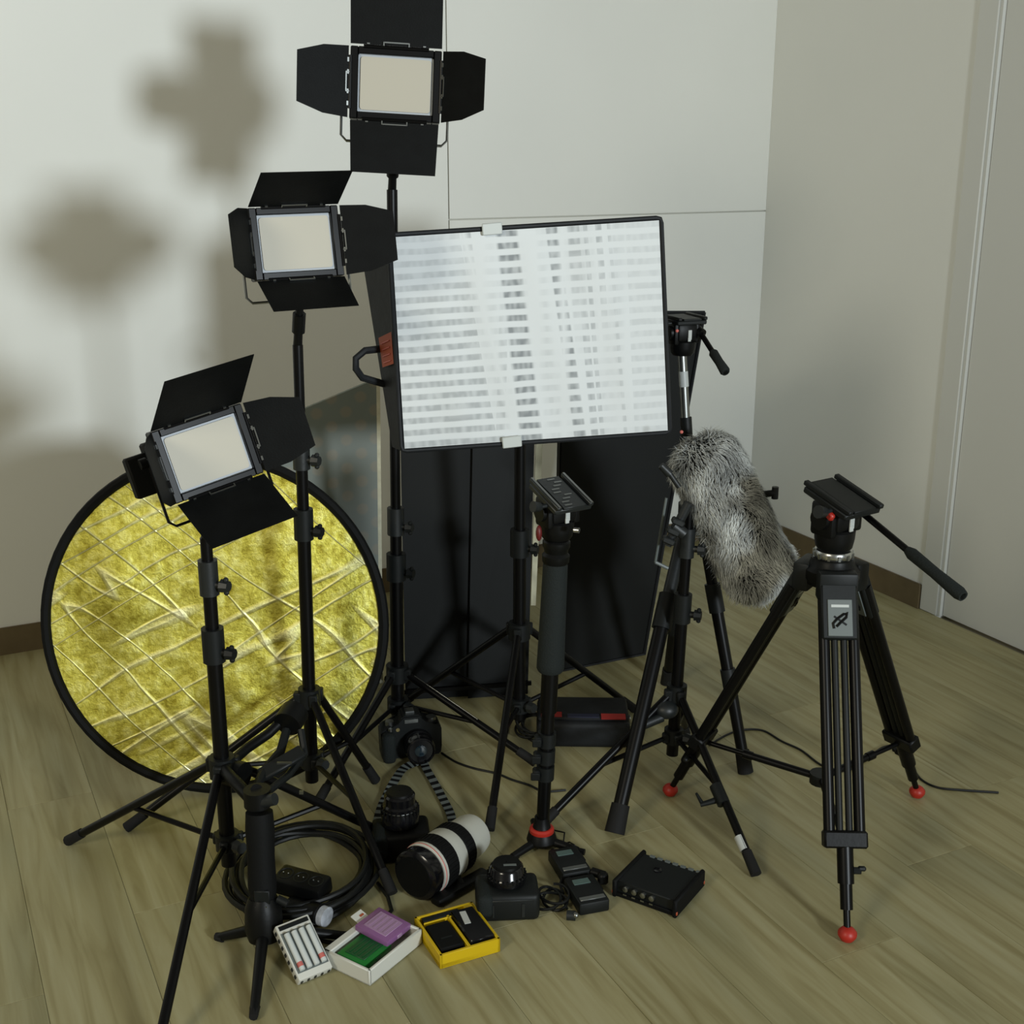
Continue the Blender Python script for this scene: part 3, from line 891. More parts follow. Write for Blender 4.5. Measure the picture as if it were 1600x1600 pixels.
mb = MB(); mb.rod(TBt - ZU * .03, BCT, .011, n=12); mb.build('centre_column', 'steel', t)
mb = MB(); mb.rod(mix(TBt, BCT, .45), mix(TBt, BCT, .6), .014, n=12); mb.build('column_collar', 'dark_grey', t)
mb = MB(); mb.rod(mix(TBt, BCT, .80), mix(TBt, BCT, .90), .0115, n=12); tag(mb.build('paper_tag', 'sticker', t), 'white tag on the column')

# ------------------------------------------------------------------ stand with the grey legs and small head behind the soft light
light_stand('dark light stand with a white tag on its front leg, under the furry windshield', SCB, V((.408, 2.72, .74)), [G(1180, 1370), G(845, 1296), (.46, 2.97)],   .245, .135, [.46, .62], .0145, mtube='black_metal', pole_bottom=.085)
ft = G(1180, 1370); ah = V((SCB.x, SCB.y, .245)); 
STC = [o for o in COL.objects if o.type == 'EMPTY'][-1]
st = MB(); st.rod(mix(ft, ah, .115) + V((0, 0, .008)), mix(ft, ah, .185) + V((0, 0, .008)), .0112, n=12); tag(st.build('paper_tag', 'sticker', STC), 'white tag wrapped on the leg')
mb = MB(); c_ = mix(ft, ah, .40); mb.rod(mix(ft, ah, .36) + ZU * .006, mix(ft, ah, .46) + ZU * .006, .015, n=10); mb.rod(c_, c_ + V((-.045, -.005, -.012)), .008, .005); mb.rod(c_ + V((-.04, 0, -.012)), c_ + V((-.055, -.004, .016)), .005, .003); mb.build('leg_lock', 'dark_grey', STC)
mb = MB(); mb.ball(V((SCB.x - .02, SCB.y - .02, .215)), .028, (1.1, 1, .8)); mb.rod(V((SCB.x - .03, SCB.y - .03, .2)), V((SCB.x - .075, SCB.y - .05, .19)), .012); mb.build('leg_knob', 'grey_plastic', STC)
CT = V((.409, 2.71, .745))
# grey clips and knobs by the crown
mb = MB(); k0 = CT + V((-.035, -.04, .02))
mb.rod(k0, k0 + V((-.025, 0, .035)), .006); mb.rod(k0 + V((-.022, 0, .03)), k0 + V((-.042, 0, .05)), .010, .008)
mb.rod(CT + V((-.01, -.03, -.02)), CT + V((-.055, -.03, -.12)), .012, .010); mb.rod(CT + V((-.045, -.04, -.07)), CT + V((-.02, -.04, -.09)), .014)
for q in range(3): mb.box(CT + V((-.035 - q * .010, -.045, -.06 - q * .022)), (.03, .02, .014), RM(ry=25), bev=.003)
mb.build('leg_clips', 'grey_plastic', STC)
mb = MB(); q0, q1 = CT + V((-.056, .01, -.02)), CT + V((-.076, .01, -.175)); mb.rod(q0, q1, .0032, n=8); mb.rod(q1, q1 + V((.03, 0, -.015)), .0042, n=8); tag(mb.build('bare_bracket', 'grey_label', STC), 'pale bracket beside the clips')

hd = fluid_head('video_head', 'small black head with a handle peeking from behind the soft light', BCT - ZU * .01, 20, .78, 'dark_grey', At(1134, 582, 2.84), ring=False, hrad=.0065, hgrip=.55)
mb = MB(); mb.ball(At(1058, 517, 2.86), .004); mb.build('status_dot', 'pale_red', hd)

# ------------------------------------------------------------------ furry windshield
ca_, cb_ = At(1103, 722, 2.76), At(1187, 893, 2.72)
t = thing('furry_windshield', 'long grey furry microphone windshield hanging aslant beside the soft light', 'microphone', mix(ca_, cb_, .5))
axm = (cb_ - ca_); LL = axm.length; RF = .082
FM = frame_to(ca_, cb_)
prof = []
for k in range(9):
    a = PI / 2 * k / 8; prof.append((max(.001, RF * math.sin(a)), -RF * .75 * math.cos(a)))
for k in range(1, 9):
    a = PI / 2 * k / 8; prof.append((max(.001, RF * math.cos(a)), LL + RF * .75 * math.sin(a)))
MB(FM).lathe(prof, n=24).build('blimp_core', 'dark_grey', t)
bm = bmesh.new(); cl_ = bm.loops.layers.float_color.new('tone')
rf = random.Random(11)
tot_l = LL + 1.5 * RF
cv = V((0, 0, CAM_H))
for k in range(21000):
    z = rf.uniform(-.75 * RF, LL + .75 * RF)
    if z < 0: rr0 = RF * math.sqrt(max(0, 1 - (z / (.75 * RF)) ** 2))
    elif z > LL: rr0 = RF * math.sqrt(max(0, 1 - ((z - LL) / (.75 * RF)) ** 2))
    else: rr0 = RF
    if rf.random() > rr0 / RF + .15: continue
    an = rf.uniform(0, 2 * PI)
    nz = 0 if 0 <= z <= LL else (z if z < 0 else z - LL) / (.75 * RF)
    nr_ = V((math.cos(an) * math.sqrt(1 - nz * nz), math.sin(an) * math.sqrt(1 - nz * nz), nz))
    p = V((rr0 * math.cos(an), rr0 * math.sin(an), z))
    pw = FM @ p; nw_ = (FM.to_3x3() @ nr_).normalized()
    g = V((noise.noise(pw * 16), noise.noise(pw * 16 + V((9, 0, 0))), noise.noise(pw * 16 + V((0, 9, 0)))))
    flow = (V((0, 0, -1)) * .35 + g * 1.15 + axm.normalized() * .45)
    flow -= nw_ * flow.dot(nw_)
    ln = rf.uniform(.018, .034)
    d0 = (nw_ * .75 + flow * .6).normalized(); d1 = (nw_ * .12 + flow + V((rf.uniform(-.3, .3), rf.uniform(-.3, .3), rf.uniform(-.3, .3)))).normalized()
    a = pw - nw_ * .002; b_ = a + d0 * ln * .4; c = b_ + d1 * ln * .6
    sdv = d1.cross(nw_)
    if sdv.length < 1e-4: continue
    sdv = sdv.normalized() * rf.uniform(.0006, .0012)
    tn = noise.noise(pw * 24) * .5 + .5
    tn2 = noise.noise(pw * 7 + V((5, 5, 5))) * .5 + .5
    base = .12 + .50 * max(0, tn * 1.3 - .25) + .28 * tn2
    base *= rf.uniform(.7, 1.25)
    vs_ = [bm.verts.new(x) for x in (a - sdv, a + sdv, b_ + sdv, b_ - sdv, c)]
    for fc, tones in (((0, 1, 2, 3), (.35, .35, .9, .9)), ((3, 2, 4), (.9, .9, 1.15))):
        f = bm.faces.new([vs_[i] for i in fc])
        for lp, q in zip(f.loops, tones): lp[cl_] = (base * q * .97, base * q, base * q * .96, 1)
for v in bm.verts: v.co -= ROOTM[t.name]
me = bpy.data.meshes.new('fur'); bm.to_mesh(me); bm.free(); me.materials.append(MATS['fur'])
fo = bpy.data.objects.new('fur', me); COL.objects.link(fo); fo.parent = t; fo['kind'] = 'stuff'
mb = MB(); q = mix(ca_, cb_, .35)
mb.rod(CT, CT + V((.0, -.01, .05)), .010); mb.rod(CT + V((0, -.01, .045)), q + V((-.03, .02, -.04)), .012); mb.build('mount_post', 'black_plastic', t)
mb = MB(); e_ = At(1211, 770, 2.74); mb.rod(e_ + V((-.03, 0, -.004)), e_, .008); mb.rod(e_ - ZU * .014, e_ + ZU * .014, .008, n=10); mb.build('side_knob', 'dark_grey', t)
mb = MB(); e_ = At(1065, 675, 2.68); mb.ball(e_, .004); mb.build('red_dot', 'pale_red', t)

# ------------------------------------------------------------------ monopod with fluid head
MBs = V((.066, 2.43, 0)); MT = At(870, 836, 2.43)
t = thing('monopod', 'black video monopod with grey foam grip and red base ring, at centre', 'monopod', (MBs.x, MBs.y, 0))
B0 = V((MBs.x, MBs.y, .0))
def ml(z): return mix(B0, MT, z / MT.z)
MB().rod(ml(.30), ml(.395), .0135, n=14).build('lower_section', 'black_metal', t)
mb = MB(); mb.rod(ml(.055), ml(.40), .0145, n=14); mb.rod(ml(.33), ml(.60), .0185, n=14); mb.build('tube', 'black_metal', t)
MB().lathe([(.026, 0), (.0295, .006), (.0295, .02), (.0275, .12), (.026, .235), (.025, .245)], frame_to(ml(.425), ml(.70)), 20).build('foam_grip', 'foam_grip', t)
zc = MT.z
MB().lathe([(.022, 0), (.028, .008), (.029, .022), (.024, .028), (.026, .036), (.029, .042), (.029, .052), (.025, .056)], frame_to(ml(zc - .065), ml(zc)), 22).build('top_collar', 'black_plastic', t)
for z in (.185, .225, .265):
    mb = MB(); q = ml(z); mb.rod(ml(z - .016), ml(z + .016), .020, n=14); mb.box(q + V((-.020, -.008, 0)), (.016, .026, .024), bev=.004); mb.box(q + V((-.022, -.022, 0)), (.020, .006, .018), bev=.002); mb.build('leg_lock', 'dark_grey', t)
mb = MB(); mb.lathe([(.030, .012), (.034, .02), (.030, .035), (.020, .050), (.016, .075)], Matrix.Translation(B0), 20); mb.build('base_joint', 'black_plastic', t)
mb = MB(); mb.lathe([(.0255, .034), (.0275, .038), (.0275, .046), (.0235, .05)], Matrix.Translation(B0), 20); tag(mb.build('base_ring', 'red', t), 'red ring')
for k in range(3):
    a = rad(100 + 120 * k); d_ = V((math.cos(a), math.sin(a), 0))
    mb = MB(); mb.rod(B0 + d_ * .02 + ZU * .018, B0 + d_ * .085 + ZU * .008, .010, .008); mb.rod(B0 + d_ * .07 + ZU * .007, B0 + d_ * .10 + ZU * .007, .008, .007, 8); mb.build('foot', 'black_plastic', t)
fluid_head('video_head', 'black fluid head with silver rails on the centre monopod', MT - ZU * .022, 32, .90, 'grey_plastic', None, slots=True, ring=False, ptilt=20)
hm = COL.objects[-1].parent
mb = MB(); e_ = At(897, 828, 2.36); mb.rod(e_, e_ + V((.010, -.004, 0)), .006); mb.build('shiny_bolt', 'chrome', hm)
mb = MB(); mb.ball(At(842, 833, 2.38), .013, (.5, .7, 1.3)); tag(mb.build('drag_dial', 'red_dark', hm), 'dark red dial')

# ------------------------------------------------------------------ handheld gimbal on mini tripod
GB = V((-.478, 2.055, 0))
t = thing('gimbal', 'black handheld camera gimbal standing on a mini tripod before the cable coil', 'gimbal', GB)
for f in (G(342, 1470), G(397, 1592), G(540, 1468)):
    f = V((f.x, f.y, .008)); leg = MB().rod(GB + V((0, 0, .055)), f, .0125, .0085, 10).build('leg', 'black_plastic', t)
    MB().rod(mix(f, GB, .10) + ZU * .003, f + (f - GB).normalized() * .006, .010, .008, 8).build('rubber_foot', 'rubber', leg)
gt = At(405, 1268, 2.10)
def gl(q): return mix(GB + ZU * .04, gt, q)
MB().lathe([(.030, -.01), (.037, .012), (.035, .055), (.027, .075)], frame_to(gl(0), gl(.5)), 18).build('grip_base', 'black_plastic', t)
mb = MB(); mb.lathe([(.025, 0), (.0275, .03), (.026, .09), (.028, .14), (.026, (gt - gl(.28)).length)], frame_to(gl(.28), gt), 18); mb.build('handle', 'black_matte', t)
mb = MB(); q = gl(.36); mb.box(q + V((.004, -.024, .0)), (.03, .006, .03), bev=.002); mb.rod(q + V((.03, -.01, -.012)), q + V((.05, -.015, -.02)), .008); mb.build('control_pad', 'dark_grey', t)
mb = MB(); mb.box(gl(.30) + V((.002, -.0285, -.004)), (.022, .002, .006)); mb.build('maker_plate', 'steel', t)
mt_ = gt + V((-.004, .01, .02))
mb = MB(); mb.rod(mt_ - ZU * .012, mt_ + ZU * .022, .026, n=20); mb.build('pan_motor', 'black_plastic', t)
arm1 = [mt_ + ZU * .02, At(392, 1248, 2.14), At(368, 1222, 2.18), At(352, 1205, 2.22), At(362, 1185, 2.27)]
MB().tube(arm1, .0125, 10).build('pan_arm', 'black_plastic', t)
mb = MB(); e_ = At(365, 1205, 2.26); mb.rod(e_ + V((-.02, 0, 0)), e_ + V((.025, -.02, 0)), .028, n=20); mb.build('roll_motor', 'black_plastic', t)
arm2 = [At(362, 1190, 2.27), At(385, 1170, 2.32), At(420, 1146, 2.36), At(455, 1112, 2.40)]
MB().tube(arm2, .011, 10).build('roll_arm', 'black_plastic', t)
mb = MB(); e_ = At(455, 1122, 2.38); mb.rod(e_ + V((-.006, -.018, -.006)), e_ + V((.006, .02, .006)), .030, n=20); mb.build('tilt_motor', 'black_plastic', t)
mb = MB(); mb.tube([At(448, 1140, 2.37), At(438, 1175, 2.33), At(412, 1206, 2.27), At(398, 1235, 2.20), mt_], .010, 8); mb.tube([At(470, 1140, 2.36), At(476, 1178, 2.33), At(450, 1212, 2.27), At(420, 1236, 2.2)], .008, 8)
mb.build('camera_cradle', 'dark_grey', t)
mb = MB(); e_ = At(440, 1193, 2.28); mb.box(e_, (.10, .035, .012), RM(rz=35, rx=15, ry=-20), bev=.003); mb.build('camera_plate', 'dark_grey', t)
mb = MB(); mb.box(e_ + V((.01, -.02, .012)), (.03, .004, .004)); mb.box(At(471, 1238, 2.2), (.008, .006, .006)); mb.build('scale_rail', 'steel', t)
mb = MB(); e_ = At(407, 1253, 2.10); mb.rod(e_, e_ + V((.03, -.01, .012)), .012, n=12); mb.build('motor_cap', 'grey_plastic', t)

# ------------------------------------------------------------------ cable coil
cc = G(472, 1378)
def loops(c, rx, ry, n_, r, seed, zamp=.01, start=0, end=0.0):
    rg = random.Random(seed); pts = []
    ph = [rg.uniform(0, 6) for _ in range(8)]
    tot = int(n_ * 36)
    for k in range(tot):
        a = start + 2 * PI * k / 36; l_ = k / 36
        kx = rx * (1 - .13 * (.5 + .5 * math.sin(l_ * 2.1 + ph[0])) + .04 * math.sin(2 * a + ph[1] + l_))
        ky = ry * (1 - .13 * (.5 + .5 * math.sin(l_ * 1.7 + ph[2])) + .04 * math.sin(2 * a + ph[3] - l_))
        z = r + .0045 * l_ + abs(math.sin(a * .5 + l_ * 1.3)) * zamp
        pts.append(V((c.x + kx * math.cos(a) + .012 * math.sin(l_ * 2.7), c.y + ky * math.sin(a) + .01 * math.cos(l_ * 2.2), z)))
    return pts
t = thing('cable_coil', 'thick black power cable coiled on the floor behind the gimbal', 'cable', cc)
MB().tube(loops(cc, .152, .175, 6.4, .0062, 5, .014), .0062, 8).build('coiled_cable', 'cable', t)
mb = MB(); mb.tube([G(590, 1385) + ZU * .008, G(606, 1405) + ZU * .006, G(612, 1425) + ZU * .004, G(600, 1440) + ZU * .004, G(560, 1470) + ZU * .004, G(520, 1476) + ZU * .004, G(470, 1465) + ZU * .004, G(430, 1462) + ZU * .004], .0042, 8); mb.build('loose_end', 'cable', t)
e_ = G(472, 1382, .05)
t = thing('power_socket_block', 'black multi socket block lying on the coiled cable', 'power strip', e_ - ZU * .02)
M = RM(e_, rz=-24, rx=8)
MB(M).box((0, 0, 0), (.115, .055, .038), bev=.007, seg=2).build('body', 'black_plastic', t)
mb = MB(M)
for q in (-.036, 0, .036): mb.lathe([(.0165, 0), (.0165, .0015), (.014, .0015), (.013, -.001)], Matrix.Translation((q, 0, .0185)), 16)
mb.build('socket_face', 'dark_grey', t)
mb = MB(M)
for q in (-.036, 0, .036):
    for s_ in (-1, 1): mb.ball((q + s_ * .006, 0, .0205), .0016)
mb.build('contacts', 'steel', t)
e_ = G(482, 1432, .022)
t = thing('torch', 'short black cylinder with pearly white end cap beside the battery charger', 'torch', e_ - ZU * .02)
a, b_ = G(452, 1412, .026), G(502, 1430, .026)
mb = MB(); mb.lathe([(.014, 0), (.018, .006), (.018, .05), (.022, .06), (.022, .078), (.019, .08)], frame_to(a, b_), 18); mb.build('barrel', 'black_plastic', t)
q = (b_ - a).normalized(); a2 = a + q * .079
mb = MB(); mb.lathe([(.018, 0), (.0205, .003), (.0205, .016), (.015, .019)], frame_to(a2, a2 + q), 18); mb.build('end_cap', 'pearl', t)

# ------------------------------------------------------------------ DSLR and strap
cA = G(640, 1186)
t = thing('dslr_camera', 'black camera standing on the floor before the tallest stand, lens towards the viewer', 'camera', (cA.x, cA.y, 0))
M = RM((cA.x, cA.y + .03, 0), rz=14)
mb = MB(M)
mb.prism([(-.076, .002), (.074, .002), (.078, .02), (.078, .078), (.070, .090), (.034, .094), (.024, .118), (-.022, .118), (-.030, .094), (-.062, .088), (-.078, .078)], -.026, .032)
bmesh.ops.bevel(mb.bm, geom=mb.bm.edges[:], offset=.004, segments=2, affect='EDGES'); mb.build('body', 'dark_grey', t)
MB(M).box((-.060, -.036, .042), (.034, .036, .080), bev=.012, seg=3).build('hand_grip', 'foam_grip', t)
mb = MB(M @ Matrix.Translation((.014, -.026, .046)) @ Matrix.Rotation(rad(90), 4, 'X'))
mb.lathe([(.036, 0), (.037, .006), (.035, .012), (.038, .018), (.038, .042), (.036, .045), (.036, .058), (.033, .060), (.030, .055)], n=28, caps=True); mb.build('lens_barrel', 'black_gloss', t)
mb = MB(M @ Matrix.Translation((.014, -.026, .046)) @ Matrix.Rotation(rad(90), 4, 'X')); mb.ball((0, 0, .050), .026, (1, 1, .25)); mb.build('front_element', 'lens_glass', t)
mb = MB(M); mb.rod((-.052, 0, .086), (-.052, 0, .098), .011); mb.rod((.055, 0, .088), (.055, 0, .099), .013); mb.rod((-.054, -.03, .084), (-.054, -.03, .091), .006); mb.box((0, .004, .120), (.022, .022, .004)); mb.build('dials', 'steel', t)
mb = MB(M); mb.box((.0, -.027, .104), (.034, .002, .010)); mb.build('maker_plate', 'steel', t)
mb = MB(M); mb.rod((-.035, -.0255, .084), (-.035, -.028, .084), .005); mb.build('lamp_window', 'brass', t)
def ribbon(pts, wd, normals, per=2, name='strap', parent=None, th=.0015):
    """strap band with alternating black and pale segments"""
    out = []
    P = [V(p) for p in pts]
    # resample with Catmull-Rom
    def cr_(a, b_, c, d_, s_):
        return .5 * ((2 * b_) + (-a + c) * s_ + (2 * a - 5 * b_ + 4 * c - d_) * s_ * s_ + (-a + 3 * b_ - 3 * c + d_) * s_ ** 3)
    for k in range(len(P) - 1):
        a, b_, c, d_ = P[max(k - 1, 0)], P[k], P[k + 1], P[min(k + 2, len(P) - 1)]
        for q in range(6): out.append(cr_(a, b_, c, d_, q / 6))
    out.append(P[-1])
    mb = MB()
    nn_ = V(normals)
    prev = None; acc = 0
    for k in range(len(out)):
        tt = (out[min(k + 1, len(out) - 1)] - out[max(k - 1, 0)]).normalized()
        sv = tt.cross(nn_).normalized() * wd / 2
        up_ = sv.cross(tt).normalized() * th
        cur = [mb.bm.verts.new(x) for x in (out[k] - sv, out[k] + sv, out[k] + sv + up_, out[k] - sv + up_)]
        if prev:
            mi = 1 if (k // per) % 2 == 0 and k % 1 == 0 else 0
            for i in range(4):
                f = mb.bm.faces.new((prev[i], prev[(i + 1) % 4], cur[(i + 1) % 4], cur[i])); f.material_index = mi
        prev = cur
    return mb.build(name, ['black_matte', 'grey_label'], parent)
zr = V((0, -.35, 1))
ribbon([G(668, 1186, .02), G(655, 1190, .008), G(632, 1200, .006), G(618, 1218, .012), G(606, 1240, .006), G(596, 1262, .006), G(588, 1290, .006)], .022, zr, 1, 'strap', t)
ribbon([G(668, 1186, .02), G(664, 1196, .008), G(678, 1222, .006), G(692, 1248, .006), G(704, 1272, .006), G(708, 1292, .006)], .020, zr, 1, 'strap', t)

# ------------------------------------------------------------------ camera on its back with the tall lens up
def upcam(label, c, rz, lens_prof, bw=.13, bd=.085, bh=.075, bmat='dark_grey', lmat='black_gloss', lx=0, ly=.01):
    t = thing('dslr_camera', label, 'camera', c)
    M = RM(c, rz=rz)
    mb = MB(M); mb.box((0, 0, bh / 2), (bw, bd, bh), bev=.012, seg=3); mb.build('body', bmat, t)
    MB(M).box((-bw * .36, -bd * .12, bh * .62), (bw * .26, bd * .9, bh * .8), bev=.012, seg=3).build('hand_grip', 'foam_grip', t)
    MB(M @ Matrix.Translation((lx, ly, bh))).lathe(lens_prof, n=28).build('lens_barrel', lmat, t)
    zt = lens_prof[-1][1]
    MB(M @ Matrix.Translation((lx, ly, bh + zt))).lathe([(lens_prof[-1][0] * .96, 0), (lens_prof[-1][0] * .92, .005), (lens_prof[-1][0] * .6, .006), (.001, .006)], n=24, caps=False).build('lens_cap', 'black_plastic', t)
    mb = MB(M @ Matrix.Translation((lx, ly, bh)))
    zz = lens_prof[-1][1] * .55
    for k in range(24):
        a = k * PI / 12; r_ = max(p[0] for p in lens_prof) - .001
        mb.box((r_ * math.cos(a), r_ * math.sin(a), zz * .8), (.003, .003, zz * .45), Matrix.Rotation(a, 4, 'Z'))
    mb.build('ribbed_ring', 'black_matte', t)
    return t, M
c_ = G(626, 1340)
t, M = upcam('black camera lying on its back with a tall zoom lens up, behind the white lens', V((c_.x, c_.y + .02, 0)), 8,
      [(.036, 0), (.041, .004), (.042, .03), (.038, .036), (.038, .048), (.034, .052), (.034, .070), (.030, .074)], bw=.125, bd=.09, bh=.068, bmat='black_plastic')
mb = MB(M @ Matrix.Translation((0, .01, .068))); mb.lathe([(.0385, .037), (.039, .038), (.039, .0395), (.0385, .041)], n=24, caps=False); mb.build('silver_line', 'steel', t)
c_ = G(792, 1444)
t, M = upcam('black camera on its back with short lens up, beside the yellow charger', V((c_.x + .0, c_.y + .048, 0)), 4,
      [(.034, 0), (.039, .004), (.040, .016), (.036, .020), (.034, .034), (.030, .038)], bw=.128, bd=.088, bh=.062, bmat='dark_grey')
mb = MB(M); mb.box((0, -.0435, .050), (.10, .003, .004), bev=.001); mb.box((-.03, -.0445, .028), (.003, .002, .028)); mb.box((.03, -.0445, .028), (.006, .002, .030)); mb.build('edge_trim', 'grey_plastic', t)
mb = MB(M @ Matrix.Translation((0, .01, .062))); mb.box((.006, -.012, .044), (.026, .006, .0015)); mb.build('cap_print', 'grey_label', t)

# ------------------------------------------------------------------ big white telephoto lens
a = G(652, 1366, .060); b_ = G(738, 1303, .055)
t = thing('telephoto_lens', 'big white telephoto lens with black rings lying on the floor', 'lens', mix(a, b_, .5) * 1)
ax = (b_ - a).normalized(); TL_ = (b_ - a).length
FT = frame_to(a, b_)
def lz(p, name, m_, par=t): return MB(FT).lathe(p, n=32).build(name, m_, par)
q = TL_ / .255
lz([(.046, -.012), (.054, -.006), (.055, .022 * q), (.052, .03 * q)], 'lens_hood', 'black_gloss')
lz([(.0525, .030 * q), (.056, .033 * q), (.056, .046 * q)], 'front_ring', 'lens_white')
lz([(.0562, .0335 * q), (.0568, .035 * q), (.0562, .037 * q)], 'red_line', 'pale_red')
lz([(.057, .046 * q), (.0575, .048 * q), (.0575, .092 * q), (.056, .094 * q)], 'focus_ring', 'black_matte')
lz([(.055, .094 * q), (.055, .135 * q), (.053, .14 * q)], 'white_barrel', 'lens_white')
lz([(.054, .140 * q), (.0545, .142 * q), (.0545, .178 * q), (.053, .18 * q)], 'zoom_ring', 'black_matte')
lz([(.050, .180 * q), (.048, .20 * q), (.047, .245 * q), (.044, .262 * q), (.036, .27 * q), (.02, .272 * q)], 'rear_barrel', 'lens_white')
mb = MB(FT)
for k in range(40):
    an = 2 * PI * k / 40
    for z0, z1 in ((.052, .088), (.146, .174)): mb.box((.0578 * math.cos(an) - (.003 * math.cos(an) if z0 > .1 else 0), .0578 * math.sin(an) - (.003 * math.sin(an) if z0 > .1 else 0), (z0 + z1) / 2 * q), (.0022, .004, (z1 - z0) * q), Matrix.Rotation(an, 4, 'Z'))
tag(mb.build('grip_ribs', 'black_matte', t), kind='stuff')
mb = MB(); c_ = mix(a, b_, .46) + V((-.010, -.022, .049)); mb.box(c_, (.022, .012, .005), RM(rz=45, rx=25), bev=.001); mb.build('switch_panel', 'black_plastic', t)
c_ = mix(a, b_, .40) + V((.045, -.040, -.045)); mb = MB(); mb.box(c_ + V((.0, 0, 0)), (.150, .030, .020), RM(rz=46), bev=.006, seg=2); mb.rod(c_ + V((0, 0, 0)), mix(a, b_, .45) + V((.02, -.02, -.03)), .012); mb.build('tripod_foot', 'black_plastic', t)
mb = MB(); mb.rod(a - ax * .014, a - ax * .010, .044, n=24); mb.build('front_cap', 'black_plastic', t)

# ------------------------------------------------------------------ small tools on the floor
def floor_quad(p0, p1, p2):
    """matrix of a box lying on the floor: origin p0 (near-left corner), x to p1, y to p2"""
    x = (p1 - p0); y = (p2 - p0)
    xn = x.normalized(); yn = V((-xn.y, xn.x, 0))
    if yn.dot(y) < 0: yn = -yn
    c = p0 + x / 2 + yn * y.dot(yn) / 2
    M_f = Matrix(((xn.x, yn.x, 0, c.x), (xn.y, yn.y, 0, c.y), (0, 0, 1, 0), (0, 0, 0, 1)))
    return M_f, x.length, abs(y.dot(yn))
# battery charger with four cells
p0_ = G(464, 1541); sx, sy = .070, .115
M = Matrix.Translation(p0_) @ Matrix.Rotation(rad(36), 4, 'Z') @ Matrix.Rotation(rad(33), 4, 'X') @ Matrix.Translation((sx / 2, sy / 2, 0))
t = thing('battery_charger', 'white charger holding four slim cells, left of the white tray', 'charger', M.translation)
MB(M).box((0, 0, .011), (sx, sy, .022), bev=.003, seg=2).build('case', 'white_plastic', t)
mb = MB(M); mb.box((0, sy * .42, .0225), (sx * .86, sy * .07, .003)); mb.build('display_strip', 'dark_grey', t)
cell0 = None
mb = MB(M); mb.box((0, -.003, .0222), (sx * .90, sy * .72, .002)); mb.build('cell_tray', 'grey_label', t)
for k in range(4):
    x = (-1.5 + k) * sx * .215
    c0 = thing('battery', ['leftmost', 'second from left', 'third from left', 'rightmost'][k] + ' of the four slim batteries in the white charger', 'battery', M @ V((x, 0, .024)), 'batteries in the white charger')
    MB(M).lathe([(.0052, -sy * .34), (.0056, -sy * .33), (.0056, sy * .31), (.0045, sy * .32)], Matrix.Translation((x, -.003, .027)) @ Matrix.Rotation(rad(-90), 4, 'X'), 12).build('cell', 'label_white', c0)
    MB(M).lathe([(.0022, 0), (.0022, .003)], Matrix.Translation((x, -.003 + sy * .31, .027)) @ Matrix.Rotation(rad(-90), 4, 'X'), 8).build('terminal', 'steel', c0)
    if k in (0, 3):
        MB(M).lathe([(.00575, -.005), (.00575, .004)], Matrix.Translation((x, -.003 - sy * .24, .027)) @ Matrix.Rotation(rad(-90), 4, 'X'), 12).build('print_band', 'pale_red', c0)
mb = MB(M)
for k in range(5): mb.box(((-2 + k) * sx * .2, -sy / 2 - .0008, .012), (.004, .002, .008))
for k in range(7): mb.box((-sx / 2 - .0008, (-3 + k) * sy * .13, .013), (.002, .006, .008))
mb.build('vents', 'grey_plastic', t)

# white tray with green and purple cards cases
M, sx, sy = floor_quad(G(578, 1542), G(660, 1474), G(514, 1500))
t = thing('plastic_tray', 'white open plastic tray holding a green and a purple case', 'tray', M.translation)
hgt = .034; th = .007
mb = MB(M)
mb.box((0, 0, .003), (sx, sy, .006), bev=.002)
mb.box((0, -sy / 2 + th / 2, hgt / 2), (sx, th, hgt), bev=.002); mb.box((0, sy / 2 - th * 1.2, hgt / 2), (sx, th * 2.4, hgt), bev=.002)
mb.box((-sx / 2 + th / 2, 0, hgt / 2), (th, sy, hgt), bev=.002); mb.box((sx / 2 - th / 2, 0, hgt / 2), (th, sy, hgt), bev=.002)
mb.build('tray_walls', 'white_plastic', t)
def card_case(label, x, y, z, m_, m2, s_, tilt, nm='card_case'):
    T = M @ RM((x, y, z), rz=0, rx=tilt)
    t2 = thing(nm, label, 'case', T.translation)
    MB(T).box((0, 0, 0), (s_[0], s_[1], .013), bev=.002, seg=2).build('shell', m_, t2)
    mb = MB(T)
    mb.box((0, 0, .0070), (s_[0] * .72, s_[1] * .68, .002), bev=.0005)
    for q in range(4): mb.box((0, (-1.5 + q) * s_[1] * .15, .0085), (s_[0] * .6, s_[1] * .05, .0012))
    mb.build('lid_relief', m2, t2)
    MB(T).box((0, -s_[1] / 2, 0), (.014, .004, .008), bev=.001).build('latch', m2, t2)
card_case('green plastic memory card case in the white tray', -sx * .17, -.001, .022, 'green', 'green_dark', (sx * .50, sy * .60), 0)
card_case('purple plastic card case propped on the far end of the white tray', sx * .24, .006, .036, 'purple', 'purple_light', (sx * .46, sy * .70), 5)
t = thing('white_card', 'small white card tucked behind the purple case', 'card', M @ V((sx * .30, sy * .50, .04)))
MB(M).box((sx * .20, sy * .52, .042), (.030, .022, .003), RM(rx=20), bev=.0008).build('card', 'white_plastic', t)
MB(M).box((sx * .20 + .004, sy * .50, .0440), (.010, .004, .001), RM(rx=20)).build('card_print', 'orange', t)

